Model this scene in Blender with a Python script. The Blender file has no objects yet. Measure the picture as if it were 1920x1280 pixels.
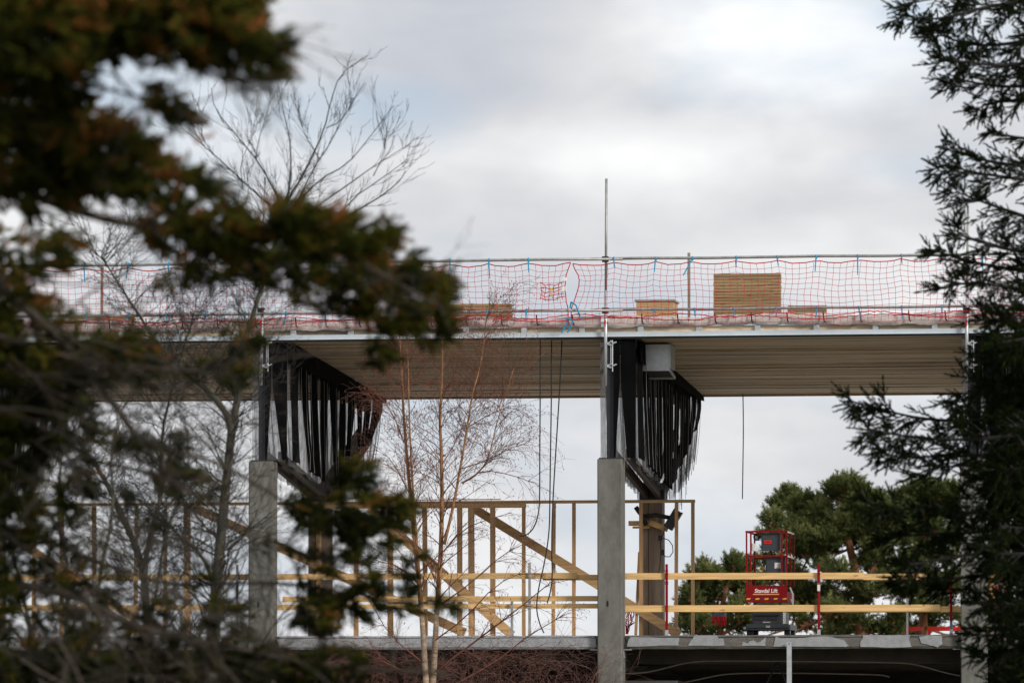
import bpy, math, random
import numpy as np
from mathutils import Vector, Matrix

# ------------------------------------------------------------------ camera, sky, sun, exposure
scene = bpy.context.scene
COL = scene.collection
PW, PH = 1920.0, 1280.0
FPX = 200.0 / 36.0 * PW                    # 200 mm lens on full frame
HORIZ = 1365.0
PITCH = math.atan((HORIZ - PH / 2) / FPX)
CAM = Vector((0, 0, 1.6))

cd = bpy.data.cameras.new('camera')
cam = bpy.data.objects.new('camera', cd)
COL.objects.link(cam)
cam.location = CAM
cam.rotation_euler = (math.pi / 2 + PITCH, 0, 0)
cd.lens = 200.0
cd.sensor_width = 36.0
cd.sensor_fit = 'HORIZONTAL'
cd.clip_start = 0.5
cd.clip_end = 5000
cd.dof.use_dof = True
cd.dof.focus_distance = 101.0
cd.dof.aperture_fstop = 4.0
cd.dof.aperture_blades = 0
scene.camera = cam

SUN_DIR = Vector((0.62, -0.64, 0.45)).normalized()      # towards the sun
SUN_EL = math.asin(SUN_DIR.z)
SUN_AZ = math.atan2(SUN_DIR.x, SUN_DIR.y)
SUN_STRENGTH = 2.3
EXPOSURE = 0.35

world = bpy.data.worlds.new('World')
scene.world = world
world.use_nodes = True
wn, wl = world.node_tree.nodes, world.node_tree.links
wn.clear()


def ray(px, py):
    f = Vector((0, math.cos(PITCH), math.sin(PITCH)))
    u = Vector((0, -math.sin(PITCH), math.cos(PITCH)))
    return Vector((1, 0, 0)) * ((px - PW / 2) / FPX) + u * ((PH / 2 - py) / FPX) + f


def build_world():
    out = wn.new('ShaderNodeOutputWorld')
    sky = wn.new('ShaderNodeTexSky')
    sky.sky_type = 'NISHITA'
    sky.sun_disc = False
    sky.sun_elevation = SUN_EL
    sky.sun_rotation = SUN_AZ
    sky.air_density = 1.0
    sky.dust_density = 1.5
    bg_sky = wn.new('ShaderNodeBackground')
    bg_sky.inputs['Strength'].default_value = 0.10
    wl.new(sky.outputs['Color'], bg_sky.inputs['Color'])
    tc = wn.new('ShaderNodeTexCoord')

    def noise(scale, sz, detail, rough, seed, dist=0.0):
        m = wn.new('ShaderNodeMapping')
        m.inputs['Scale'].default_value = (scale, scale, scale * sz)
        m.inputs['Location'].default_value = (seed, seed * 0.7, seed * 1.3)
        n = wn.new('ShaderNodeTexNoise')
        n.inputs['Scale'].default_value = 1.0
        n.inputs['Detail'].default_value = detail
        n.inputs['Roughness'].default_value = rough
        n.inputs['Distortion'].default_value = dist
        wl.new(tc.outputs['Generated'], m.inputs['Vector'])
        wl.new(m.outputs['Vector'], n.inputs['Vector'])
        return n.outputs['Fac']

    def math_(op, a, b=None, clamp=False):
        n = wn.new('ShaderNodeMath')
        n.operation = op
        n.use_clamp = clamp
        for i, v in enumerate((a, b)):
            if v is None:
                continue
            if isinstance(v, (int, float)):
                n.inputs[i].default_value = v
            else:
                wl.new(v, n.inputs[i])
        return n.outputs[0]

    warp = noise(30, 1.6, 3, 0.55, 4.1)

    def blob(px, py, rx, ry, amp):
        c = ray(px, py).normalized()
        s = wn.new('ShaderNodeVectorMath')
        s.operation = 'SUBTRACT'
        wl.new(tc.outputs['Generated'], s.inputs[0])
        s.inputs[1].default_value = c
        m = wn.new('ShaderNodeVectorMath')
        m.operation = 'MULTIPLY'
        wl.new(s.outputs[0], m.inputs[0])
        m.inputs[1].default_value = (FPX / rx, FPX / rx, FPX / ry)
        l = wn.new('ShaderNodeVectorMath')
        l.operation = 'LENGTH'
        wl.new(m.outputs[0], l.inputs[0])
        d = math_('ADD', l.outputs['Value'], math_('MULTIPLY', math_('SUBTRACT', warp, 0.5), 1.5))
        d = math_('MAXIMUM', d, 0.0)
        g = math_('EXPONENT', math_('MULTIPLY', math_('MULTIPLY', d, d), -1.0))
        return math_('MULTIPLY', g, amp)

    n1 = noise(9, 2.2, 6, 0.5, 1.7, 0.3)
    n2 = noise(34, 2.0, 5, 0.5, 7.3, 0.2)
    v = math_('ADD', math_('MULTIPLY', math_('SUBTRACT', n1, 0.5), 0.48),
              math_('MULTIPLY', math_('SUBTRACT', n2, 0.5), 0.34))
    # the cloud bank: bright breaks and thicker grey bellies
    for b in ((1500, 70, 330, 125, 0.42), (1420, 215, 380, 70, -0.09), (1230, 275, 300, 70, 0.22),
              (1640, 335, 80, 40, 0.10), (700, 60, 300, 120, -0.10), (960, 120, 170, 160, -0.08), (1180, 330, 260, 60, 0.10), (1750, 200, 200, 90, -0.08),
              (900, 450, 500, 60, 0.03), (1700, 830, 260, 90, -0.05), (1760, 480, 200, 100, 0.02),
              (260, 180, 380, 200, 0.20), (580, 20, 130, 90, 0.10), (900, 1160, 400, 60, 0.07), (700, 830, 300, 90, 0.06)):
        v = math_('ADD', v, blob(*b))
    base = math_('ADD', v, 0.545)
    ramp = wn.new('ShaderNodeValToRGB')
    wl.new(base, ramp.inputs['Fac'])
    cr = ramp.color_ramp
    cr.elements[0].position = 0.25
    cr.elements[0].color = (0.36, 0.40, 0.475, 1)
    cr.elements[1].position = 0.85
    cr.elements[1].color = (0.88, 0.88, 0.875, 1)
    e = cr.elements.new(0.52)
    e.color = (0.560, 0.566, 0.585, 1)
    bg_c = wn.new('ShaderNodeBackground')
    bg_c.inputs['Strength'].default_value = 1.0
    cov = noise(14, 2.4, 5, 0.5, 12.4, 0.2)
    cv = math_('MULTIPLY', math_('SUBTRACT', cov, 0.50), 2.2)
    for b in ((260, 200, 330, 170, 0.55), (730, 195, 170, 75, 0.75), (1700, 315, 170, 40, 0.35),
              (1690, 20, 60, 25, 0.3), (1480, 755, 330, 40, 0.25), (300, 980, 330, 120, 0.25),
              (1100, 1010, 120, 90, 0.25), (1500, 380, 120, 30, 0.12)):
        cv = math_('ADD', cv, blob(*b))
    cv = math_('MAXIMUM', math_('MINIMUM', cv, 0.80), 0.0)
    # thin cloud lets the blue through
    veil = wn.new('ShaderNodeMixRGB')
    wl.new(cv, veil.inputs['Fac'])
    wl.new(ramp.outputs['Color'], veil.inputs['Color1'])
    veil.inputs['Color2'].default_value = (0.325, 0.425, 0.565, 1)
    wl.new(veil.outputs['Color'], bg_c.inputs['Color'])
    mix = wn.new('ShaderNodeMixShader')
    wl.new(math_('MULTIPLY', cv, 0.25), mix.inputs['Fac'])
    wl.new(bg_c.outputs[0], mix.inputs[1])
    wl.new(bg_sky.outputs[0], mix.inputs[2])
    wl.new(mix.outputs[0], out.inputs['Surface'])


build_world()

sd = bpy.data.lights.new('sun', 'SUN')
sd.energy = SUN_STRENGTH
sd.angle = math.radians(12)
sd.color = (1.0, 0.95, 0.88)
sun = bpy.data.objects.new('sun', sd)
COL.objects.link(sun)
sun.rotation_euler = SUN_DIR.to_track_quat('Z', 'Y').to_euler()
sun.location = (60, -40, 60)

scene.view_settings.view_transform = 'Standard'
scene.view_settings.look = 'None'
scene.view_settings.exposure = EXPOSURE
scene.view_settings.gamma = 1.0
scene.view_settings.use_curve_mapping = False
scene.render.engine = 'CYCLES'
scene.cycles.use_denoising = True
scene.cycles.max_bounces = 6
scene.cycles.transparent_max_bounces = 24
scene.cycles.caustics_reflective = False
scene.cycles.caustics_refractive = False

# ------------------------------------------------------------------ frames of reference
THETA = math.radians(8.3)
DU = Vector((math.cos(THETA), -math.sin(THETA), 0))      # along the facade
DW = Vector((math.sin(THETA), math.cos(THETA), 0))       # into the building
_r = ray(1146, 1365)
ORG = Vector((_r.x / _r.y * 101.6, 101.6, 0))
R = math.radians


def at(px, py, w=0.0):
    """a point of the photograph on the upright plane w metres behind the column fronts, in facade metres"""
    d = ray(px, py)
    t = (w + (ORG - CAM).dot(DW)) / d.dot(DW)
    p = CAM + d * t - ORG
    return Vector((p.dot(DU), w, p.z))


def far(px, py, y):
    d = ray(px, py)
    return CAM + d * (y / d.y)


def world_of(p):
    return ORG + DU * p[0] + DW * p[1] + Vector((0, 0, p[2]))


# ------------------------------------------------------------------ mesh helpers
class MB:
    def __init__(self):
        self.v, self.f = [], []

    def quad(self, a, b, c, d):
        n = len(self.v)
        self.v += [tuple(a), tuple(b), tuple(c), tuple(d)]
        self.f.append((n, n + 1, n + 2, n + 3))

    def box(self, x0, x1, y0, y1, z0, z1, ch=0.0):
        if ch <= 0:
            n = len(self.v)
            self.v += [(x, y, z) for z in (z0, z1) for y in (y0, y1) for x in (x0, x1)]
            self.f += [tuple(n + i for i in q) for q in
                       ((0, 2, 3, 1), (4, 5, 7, 6), (0, 1, 5, 4), (2, 6, 7, 3), (0, 4, 6, 2), (1, 3, 7, 5))]
            return self
        # chamfered vertical edges and top/bottom rims: an octagonal prism with inset ends
        c = ch
        ring = [(x0 + c, y0), (x1 - c, y0), (x1, y0 + c), (x1, y1 - c), (x1 - c, y1), (x0 + c, y1), (x0, y1 - c), (x0, y0 + c)]
        self.prism([(x, y) for x, y in ring], z0, z1)
        return self

    def prism(self, ring, z0, z1):
        n = len(self.v)
        k = len(ring)
        self.v += [(x, y, z0) for x, y in ring] + [(x, y, z1) for x, y in ring]
        for i in range(k):
            j = (i + 1) % k
            self.f.append((n + i, n + j, n + k + j, n + k + i))
        self.f.append(tuple(n + i for i in reversed(range(k))))
        self.f.append(tuple(n + k + i for i in range(k)))
        return self

    def extrude(self, ring, d):
        """closed ring of 3-D points pushed by vector d"""
        n = len(self.v)
        k = len(ring)
        d = Vector(d)
        self.v += [tuple(p) for p in ring] + [tuple(Vector(p) + d) for p in ring]
        for i in range(k):
            j = (i + 1) % k
            self.f.append((n + i, n + j, n + k + j, n + k + i))
        self.f.append(tuple(n + i for i in reversed(range(k))))
        self.f.append(tuple(n + k + i for i in range(k)))
        return self

    def bar(self, a, b, t, h, up=(0, 0, 1)):
        """rectangular bar from a to b, t wide sideways, h high along up"""
        a, b = Vector(a), Vector(b)
        d = (b - a).normalized()
        s = d.cross(Vector(up))
        if s.length < 1e-4:
            s = d.cross(Vector((1, 0, 0)))
        s.normalize()
        u = s.cross(d).normalized()
        n = len(self.v)
        for p in (a, b):
            for i, j in ((-1, -1), (1, -1), (1, 1), (-1, 1)):
                self.v.append(tuple(p + s * (i * t / 2) + u * (j * h / 2)))
        self.f += [tuple(n + i for i in q) for q in
                   ((0, 1, 5, 4), (1, 2, 6, 5), (2, 3, 7, 6), (3, 0, 4, 7), (3, 2, 1, 0), (4, 5, 6, 7))]
        return self

    def tube(self, pts, rad, n=3, cap=True):
        pts = [Vector(p) for p in pts]
        m = len(pts)
        if not hasattr(rad, '__len__'):
            rad = [rad] * m
        base = len(self.v)
        ref = None
        for i, p in enumerate(pts):
            d = pts[min(i + 1, m - 1)] - pts[max(i - 1, 0)]
            if d.length < 1e-9:
                d = Vector((0, 0, 1))
            d.normalize()
            if ref is None:
                ref = d.cross(Vector((0, 0, 1)) if abs(d.z) < 0.9 else Vector((1, 0, 0))).normalized()
            else:
                ref = (ref - d * ref.dot(d))
                if ref.length < 1e-6:
                    ref = d.cross(Vector((1, 0, 0)))
                ref.normalize()
            s = d.cross(ref)
            for k in range(n):
                a = 2 * math.pi * k / n
                self.v.append(tuple(p + (ref * math.cos(a) + s * math.sin(a)) * rad[i]))
        for i in range(m - 1):
            for k in range(n):
                k2 = (k + 1) % n
                self.f.append((base + i * n + k, base + i * n + k2, base + (i + 1) * n + k2, base + (i + 1) * n + k))
        if cap:
            self.f.append(tuple(base + k for k in reversed(range(n))))
            self.f.append(tuple(base + (m - 1) * n + k for k in range(n)))
        return self


BASE = {}


def place(o, base, frame):
    base = Vector(base)
    if frame == 'F':
        o.location = world_of(base)
        o.rotation_euler = (0, 0, -THETA)
    else:
        o.location = base
    BASE[o.name] = base


def tag(o, label=None, cat=None, group=None, kind=None):
    if label:
        o['label'] = label
    if cat:
        o['category'] = cat
    if group:
        o['group'] = group
    if kind:
        o['kind'] = kind
    return o


def thing(name, label, cat, base, frame='F', group=None):
    o = bpy.data.objects.new(name, None)
    o.empty_display_size = 0.2
    COL.objects.link(o)
    place(o, base, frame)
    return tag(o, label, cat, group)


def mesh_of(name, mb, m, smooth=False, off=(0, 0, 0)):
    me = bpy.data.meshes.new(name)
    ox, oy, oz = off
    me.from_pydata([(x - ox, y - oy, z - oz) for x, y, z in mb.v], [], mb.f)
    if smooth:
        me.polygons.foreach_set('use_smooth', [True] * len(me.polygons))
    me.materials.append(m)
    me.update()
    return me


def obj(name, mb, m, parent, root=None, kind=None, label=None, smooth=False):
    """a part: mb is in the frame of the thing (facade or world metres)"""
    root = root or parent
    o = bpy.data.objects.new(name, mesh_of(name, mb, m, smooth, BASE[root.name]))
    COL.objects.link(o)
    o.parent = parent
    return tag(o, label, None, None, kind)


def solo(name, mb, m, label, cat, base, frame='F', group=None, kind=None, smooth=False):
    o = bpy.data.objects.new(name, mesh_of(name, mb, m, smooth, base))
    COL.objects.link(o)
    place(o, base, frame)
    return tag(o, label, cat, group, kind)


def tri_part(name, V, T, m, parent, tint=None, kind=None):
    """large triangle soup (numpy) as one part; tint is one number per triangle"""
    b = np.array(BASE[parent.name])
    V = (V - b).astype(np.float32)
    me = bpy.data.meshes.new(name)
    me.vertices.add(len(V))
    me.vertices.foreach_set('co', V.ravel())
    nt = len(T)
    me.loops.add(nt * 3)
    me.loops.foreach_set('vertex_index', T.astype(np.int32).ravel())
    me.polygons.add(nt)
    me.polygons.foreach_set('loop_start', np.arange(0, nt * 3, 3, dtype=np.int32))
    me.update(calc_edges=True)
    if tint is not None:
        a = me.attributes.new('tint', 'FLOAT', 'FACE')
        a.data.foreach_set('value', np.asarray(tint, dtype=np.float32))
    me.materials.append(m)
    o = bpy.data.objects.new(name, me)
    COL.objects.link(o)
    o.parent = parent
    return tag(o, None, None, None, kind)


# ------------------------------------------------------------------ materials
def node_mat(name):
    m = bpy.data.materials.new(name)
    m.use_nodes = True
    nt = m.node_tree
    return m, nt.nodes, nt.links, nt.nodes['Principled BSDF']


def mat(name, col, rough=0.7, var=0.18, scale=4.0, stretch=(1, 1, 1), metal=0.0, bump=0.0, detail=5, col2=None, spec=0.4, fine=0.0):
    m, n, l, b = node_mat(name)
    tc = n.new('ShaderNodeTexCoord')
    mp = n.new('ShaderNodeMapping')
    mp.inputs['Scale'].default_value = stretch
    l.new(tc.outputs['Object'], mp.inputs['Vector'])
    nz = n.new('ShaderNodeTexNoise')
    nz.inputs['Scale'].default_value = scale
    nz.inputs['Detail'].default_value = detail
    nz.inputs['Roughness'].default_value = 0.62
    l.new(mp.outputs['Vector'], nz.inputs['Vector'])
    rp = n.new('ShaderNodeValToRGB')
    c0 = [max(0, c * (1 - var)) for c in col]
    c1 = [c * (1 + var) for c in (col2 or col)]
    rp.color_ramp.elements[0].position = 0.3
    rp.color_ramp.elements[0].color = (*c0, 1)
    rp.color_ramp.elements[1].position = 0.7
    rp.color_ramp.elements[1].color = (*c1, 1)
    l.new(nz.outputs['Fac'], rp.inputs['Fac'])
    outc = rp.outputs['Color']
    if fine > 0:
        nf = n.new('ShaderNodeTexNoise')
        nf.inputs['Scale'].default_value = scale * 9
        nf.inputs['Detail'].default_value = 4
        l.new(mp.outputs['Vector'], nf.inputs['Vector'])
        r2 = n.new('ShaderNodeMapRange')
        r2.inputs['From Min'].default_value = 0.3
        r2.inputs['From Max'].default_value = 0.7
        r2.inputs['To Min'].default_value = 1 - fine
        r2.inputs['To Max'].default_value = 1 + fine
        l.new(nf.outputs['Fac'], r2.inputs['Value'])
        vm = n.new('ShaderNodeVectorMath')
        vm.operation = 'SCALE'
        l.new(outc, vm.inputs[0])
        l.new(r2.outputs['Result'], vm.inputs['Scale'])
        outc = vm.outputs[0]
    l.new(outc, b.inputs['Base Color'])
    b.inputs['Roughness'].default_value = rough
    b.inputs['Metallic'].default_value = metal
    b.inputs['Specular IOR Level'].default_value = spec
    if bump > 0:
        bp = n.new('ShaderNodeBump')
        bp.inputs['Strength'].default_value = bump
        bp.inputs['Distance'].default_value = 0.02
        l.new(nz.outputs['Fac'], bp.inputs['Height'])
        l.new(bp.outputs['Normal'], b.inputs['Normal'])
    return m


def leaf_mat(name, stops, rough=0.8, trans=0.10):
    """foliage: colour of each leaf by its own 'tint' number"""
    m, n, l, b = node_mat(name)
    a = n.new('ShaderNodeAttribute')
    a.attribute_name = 'tint'
    rp = n.new('ShaderNodeValToRGB')
    cr = rp.color_ramp
    while len(cr.elements) < len(stops):
        cr.elements.new(0.5)
    for e, (p, c) in zip(cr.elements, stops):
        e.position = p
        e.color = (*c, 1)
    l.new(a.outputs['Fac'], rp.inputs['Fac'])
    l.new(rp.outputs['Color'], b.inputs['Base Color'])
    b.inputs['Roughness'].default_value = rough
    b.inputs['Specular IOR Level'].default_value = 0.06
    if trans > 0:
        t = n.new('ShaderNodeBsdfTranslucent')
        l.new(rp.outputs['Color'], t.inputs['Color'])
        mx = n.new('ShaderNodeMixShader')
        mx.inputs['Fac'].default_value = trans
        l.new(b.outputs[0], mx.inputs[1])
        l.new(t.outputs[0], mx.inputs[2])
        l.new(mx.outputs[0], n['Material Output'].inputs['Surface'])
    return m


def wood_mat(name, col, axis, rough=0.65, var=0.22):
    """sawn timber: grain stretched along one axis, small dark knots"""
    m, n, l, b = node_mat(name)
    tc = n.new('ShaderNodeTexCoord')
    mp = n.new('ShaderNodeMapping')
    s = [22, 22, 22]
    s[axis] = 1.6
    mp.inputs['Scale'].default_value = s
    oi = n.new('ShaderNodeObjectInfo')
    l.new(tc.outputs['Object'], mp.inputs['Vector'])
    nz = n.new('ShaderNodeTexNoise')
    nz.inputs['Scale'].default_value = 1.0
    nz.inputs['Detail'].default_value = 4
    nz.inputs['Distortion'].default_value = 0.5
    l.new(mp.outputs['Vector'], nz.inputs['Vector'])
    rp = n.new('ShaderNodeValToRGB')
    rp.color_ramp.elements[0].position = 0.3
    rp.color_ramp.elements[0].color = (*[c * (1 - var) for c in col], 1)
    rp.color_ramp.elements[1].position = 0.7
    rp.color_ramp.elements[1].color = (*[c * (1 + var) for c in col], 1)
    l.new(nz.outputs['Fac'], rp.inputs['Fac'])
    mp2 = n.new('ShaderNodeMapping')
    s2 = [8, 8, 8]
    s2[axis] = 2.2
    mp2.inputs['Scale'].default_value = s2
    l.new(tc.outputs['Object'], mp2.inputs['Vector'])
    vo = n.new('ShaderNodeTexVoronoi')
    vo.inputs['Scale'].default_value = 1.0
    l.new(mp2.outputs['Vector'], vo.inputs['Vector'])
    kr = n.new('ShaderNodeMapRange')
    kr.inputs['From Min'].default_value = 0.06
    kr.inputs['From Max'].default_value = 0.16
    kr.inputs['To Min'].default_value = 0.45
    kr.inputs['To Max'].default_value = 1.0
    l.new(vo.outputs['Distance'], kr.inputs['Value'])
    tr = n.new('ShaderNodeMapRange')
    tr.inputs['To Min'].default_value = 0.82
    tr.inputs['To Max'].default_value = 1.15
    l.new(oi.outputs['Random'], tr.inputs['Value'])
    mu = n.new('ShaderNodeMath')
    mu.operation = 'MULTIPLY'
    l.new(kr.outputs['Result'], mu.inputs[0])
    l.new(tr.outputs['Result'], mu.inputs[1])
    vm = n.new('ShaderNodeVectorMath')
    vm.operation = 'SCALE'
    l.new(rp.outputs['Color'], vm.inputs[0])
    l.new(mu.outputs[0], vm.inputs['Scale'])
    l.new(vm.outputs[0], b.inputs['Base Color'])
    b.inputs['Roughness'].default_value = rough
    b.inputs['Specular IOR Level'].default_value = 0.3
    return m


def net_mat(name, col, cover, scale):
    """knitted mesh cloth: part of it is thread, part of it is holes"""
    m, n, l, b = node_mat(name)
    tc = n.new('ShaderNodeTexCoord')
    mp = n.new('ShaderNodeMapping')
    mp.inputs['Scale'].default_value = (scale, scale * 0.7, scale * 0.16)
    l.new(tc.outputs['Object'], mp.inputs['Vector'])
    nz = n.new('ShaderNodeTexNoise')
    nz.inputs['Scale'].default_value = 1.0
    nz.inputs['Detail'].default_value = 5
    l.new(mp.outputs['Vector'], nz.inputs['Vector'])
    mr = n.new('ShaderNodeMapRange')
    mr.inputs['From Min'].default_value = 0.3
    mr.inputs['From Max'].default_value = 0.7
    mr.inputs['To Min'].default_value = cover - 0.2
    mr.inputs['To Max'].default_value = cover + 0.2
    l.new(nz.outputs['Fac'], mr.inputs['Value'])
    t = n.new('ShaderNodeBsdfTransparent')
    b.inputs['Base Color'].default_value = (*col, 1)
    b.inputs['Roughness'].default_value = 0.9
    b.inputs['Specular IOR Level'].default_value = 0.1
    mx = n.new('ShaderNodeMixShader')
    l.new(mr.outputs['Result'], mx.inputs['Fac'])
    l.new(t.outputs[0], mx.inputs[1])
    l.new(b.outputs[0], mx.inputs[2])
    l.new(mx.outputs[0], n['Material Output'].inputs['Surface'])
    return m


M = {}
M['ground'] = mat('ground_soil', (0.125, 0.115, 0.075), 0.95, 0.4, 0.6, bump=0.3, fine=0.3)
M['concrete'] = mat('concrete', (0.146, 0.143, 0.126), 0.85, 0.38, 1.5, (1.4, 1.4, 0.8), bump=0.3, fine=0.08, detail=10)
M['concrete_dark'] = mat('damp_concrete', (0.115, 0.108, 0.094), 0.85, 0.28, 5, (1, 1, 2.5), bump=0.4, fine=0.18)
M['gravel'] = mat('bounce_gravel', (0.46, 0.44, 0.40), 0.95, 0.15, 3.0, fine=0.2)
M['deck'] = mat('pale_deck_concrete', (0.46, 0.44, 0.40), 0.9, 0.15, 2.0)
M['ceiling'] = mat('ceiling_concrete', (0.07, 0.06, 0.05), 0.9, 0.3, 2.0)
M['plaster'] = mat('pale_plaster', (0.29, 0.295, 0.305), 0.9, 0.16, 9, bump=0.3, fine=0.12)
M['black_steel'] = mat('black_steel', (0.022, 0.024, 0.030), 0.5, 0.3, 3, spec=0.4)
M['galv'] = mat('galvanised_steel', (0.52, 0.54, 0.56), 0.42, 0.15, 9, metal=0.55)
M['galv_dull'] = mat('dull_galvanised_tube', (0.34, 0.34, 0.33), 0.5, 0.22, 7, (1, 1, 1), metal=0.4, fine=0.1)
M['pale_metal'] = mat('pale_edge_profile', (0.60, 0.68, 0.74), 0.45, 0.06, 4)
M['bracket'] = mat('bracket_grey', (0.52, 0.55, 0.57), 0.5, 0.08, 4)
M['tarp'] = mat('pinkish_grey_tarpaulin', (0.60, 0.54, 0.52), 0.7, 0.14, 9, (1, 1, 2), bump=0.6)
M['membrane'] = mat('roofing_membrane', (0.20, 0.19, 0.18), 0.9, 0.2, 2)
M['soffit'] = mat('soffit_boarding', (0.52, 0.41, 0.285), 0.75, 0.62, 1.0, (0.22, 9.0, 1), detail=5, fine=0.15)
M['soffit_edge'] = wood_mat('soffit_edge_timber', (0.36, 0.22, 0.10), 0)
M['black_cloth'] = mat('black_cloth', (0.0045, 0.0045, 0.005), 0.95, 0.3, 8, (1, 1, 0.2), spec=0.03)
M['net_cloth'] = net_mat('black_mesh_cloth', (0.13, 0.13, 0.14), 0.47, 26)
M['thread'] = mat('frayed_black_thread', (0.02, 0.02, 0.022), 0.9, 0.1, 3)
M['seam'] = mat('pale_seam', (0.20, 0.20, 0.21), 0.8, 0.2, 3)
M['red_net'] = mat('red_net_cord', (0.52, 0.022, 0.035), 0.75, 0.2, 6, spec=0.1)
M['blue'] = mat('blue_webbing', (0.012, 0.27, 0.48), 0.6, 0.25, 9)
M['black_rubber'] = mat('black_rubber', (0.012, 0.012, 0.013), 0.6, 0.2, 5)
M['hose'] = mat('grey_brown_hose', (0.19, 0.155, 0.125), 0.7, 0.15, 5)
M['wood_u'] = wood_mat('pine_plank', (0.66, 0.425, 0.185), 0)
M['wood_z'] = wood_mat('pine_stud', (0.44, 0.265, 0.13), 2)
M['wood_d'] = wood_mat('pine_brace', (0.46, 0.285, 0.135), 0)
M['ply'] = wood_mat('plywood', (0.52, 0.33, 0.16), 0, var=0.12)
M['stack'] = wood_mat('stacked_boards', (0.285, 0.205, 0.105), 0)
M['glulam'] = mat('weathered_timber_column', (0.25, 0.195, 0.150), 0.8, 0.22, 3, (4, 4, 0.4), fine=0.15)
M['strut'] = mat('dark_timber_arm', (0.070, 0.058, 0.048), 0.8, 0.3, 3, (4, 4, 1), fine=0.15)
M['red_paint'] = mat('red_paint', (0.22, 0.005, 0.008), 0.6, 0.15, 7, fine=0.1, spec=0.15)
M['bright_red'] = mat('bright_red_paint', (0.78, 0.022, 0.010), 0.5, 0.06, 6)
M['grey_panel'] = mat('slate_grey_panel', (0.045, 0.052, 0.062), 0.5, 0.12, 6)
M['dark_metal'] = mat('dark_machine_metal', (0.028, 0.031, 0.036), 0.45, 0.2, 8)
M['white'] = mat('white_paint_and_highlight', (0.72, 0.71, 0.68), 0.5, 0.06, 6)
M['yellow'] = mat('yellow_paint', (0.66, 0.36, 0.03), 0.5, 0.1, 6)
M['label_blue'] = mat('faded_blue_paint', (0.10, 0.24, 0.34), 0.6, 0.1, 6)
M['bark_birch'] = mat('birch_bark', (0.21, 0.105, 0.045), 0.8, 0.4, 5, (3, 3, 1.2), col2=(0.30, 0.16, 0.07), fine=0.25)
M['bark_birch_low'] = mat('pale_birch_bark', (0.15, 0.10, 0.06), 0.8, 0.3, 5, (1, 1, 3), col2=(0.34, 0.25, 0.17), fine=0.3)
M['twig_red'] = mat('reddish_twigs', (0.135, 0.050, 0.032), 0.8, 0.3, 4)
M['twig_thicket'] = mat('thicket_twigs', (0.115, 0.055, 0.045), 0.85, 0.6, 5)
M['bark_grey'] = mat('grey_lichen_bark', (0.030, 0.026, 0.021), 0.9, 0.4, 7, col2=(0.070, 0.068, 0.048), fine=0.3)
M['bark_twig'] = mat('dark_twig_bark', (0.020, 0.018, 0.017), 0.9, 0.3, 7)
M['bark_pine'] = mat('orange_pine_bark', (0.20, 0.085, 0.038), 0.9, 0.4, 3, (2, 2, 0.5), fine=0.3)
M['bark_dark'] = mat('dark_conifer_bark', (0.024, 0.018, 0.013), 0.9, 0.35, 9, col2=(0.056, 0.044, 0.032), fine=0.3)
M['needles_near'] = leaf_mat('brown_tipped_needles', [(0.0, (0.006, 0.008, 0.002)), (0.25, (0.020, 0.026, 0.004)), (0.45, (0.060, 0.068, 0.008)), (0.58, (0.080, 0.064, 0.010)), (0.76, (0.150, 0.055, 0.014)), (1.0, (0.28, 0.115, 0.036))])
M['needles_spruce'] = leaf_mat('spruce_needles', [(0.0, (0.006, 0.011, 0.003)), (0.6, (0.017, 0.027, 0.007)), (1.0, (0.045, 0.056, 0.016))])
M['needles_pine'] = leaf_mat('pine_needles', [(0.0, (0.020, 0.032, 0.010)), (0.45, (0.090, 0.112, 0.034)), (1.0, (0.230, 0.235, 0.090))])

# ------------------------------------------------------------------ ground
g = MB()
G = 48
for j in range(G):
    for i in range(G):
        xs = [-600 + 1200 * k / G for k in (i, i + 1)]
        ys = [-200 + 1200 * k / G for k in (j, j + 1)]
        g.quad(*[(x, y, 0) for x, y in ((xs[0], ys[0]), (xs[1], ys[0]), (xs[1], ys[1]), (xs[0], ys[1]))])
gm = mesh_of('ground', g, M['ground'])
go = bpy.data.objects.new('ground', gm)
COL.objects.link(go)
tag(go, kind='structure')

# under and behind the building: pale gravel added to bounce light onto the soffit
g = MB()
c_ = [ORG + DU * u + DW * w for u, w in ((-70, 0.8), (70, 0.8), (70, 60), (-70, 60))]
g.quad(*[(p.x, p.y, 0.012) for p in c_])
go = bpy.data.objects.new('gravel_yard', mesh_of('gravel_yard', g, M['gravel']))
COL.objects.link(go)
tag(go, kind='structure')

# ------------------------------------------------------------------ the building
COLX = [492, 1146, 1826.5]                                   # column centres in the photo
CU = [at(x, 1200, 0.2).x for x in COLX]
PITCH_U = CU[1] - CU[0]
CU = [CU[0] - PITCH_U] + CU + [CU[2] + PITCH_U]
HALF = 0.224
COL_TOP = at(1146, 861, 0.2).z
SLAB_TOP = at(1146, 1190.5, 0.15).z
SLAB_BOT = at(1146, 1216, 0.15).z
ROOF_BOT = at(1146, 632, 0.0).z
DEPTH = 10.4
ROOF_BACK = at(1316, 741, DEPTH).z
SLOPE = (ROOF_BACK - ROOF_BOT) / DEPTH
U0, U1 = CU[0] - 1.0, CU[4] + 1.0
WMID = 5.3


def zs(w):
    return ROOF_BOT + SLOPE * w


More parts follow.
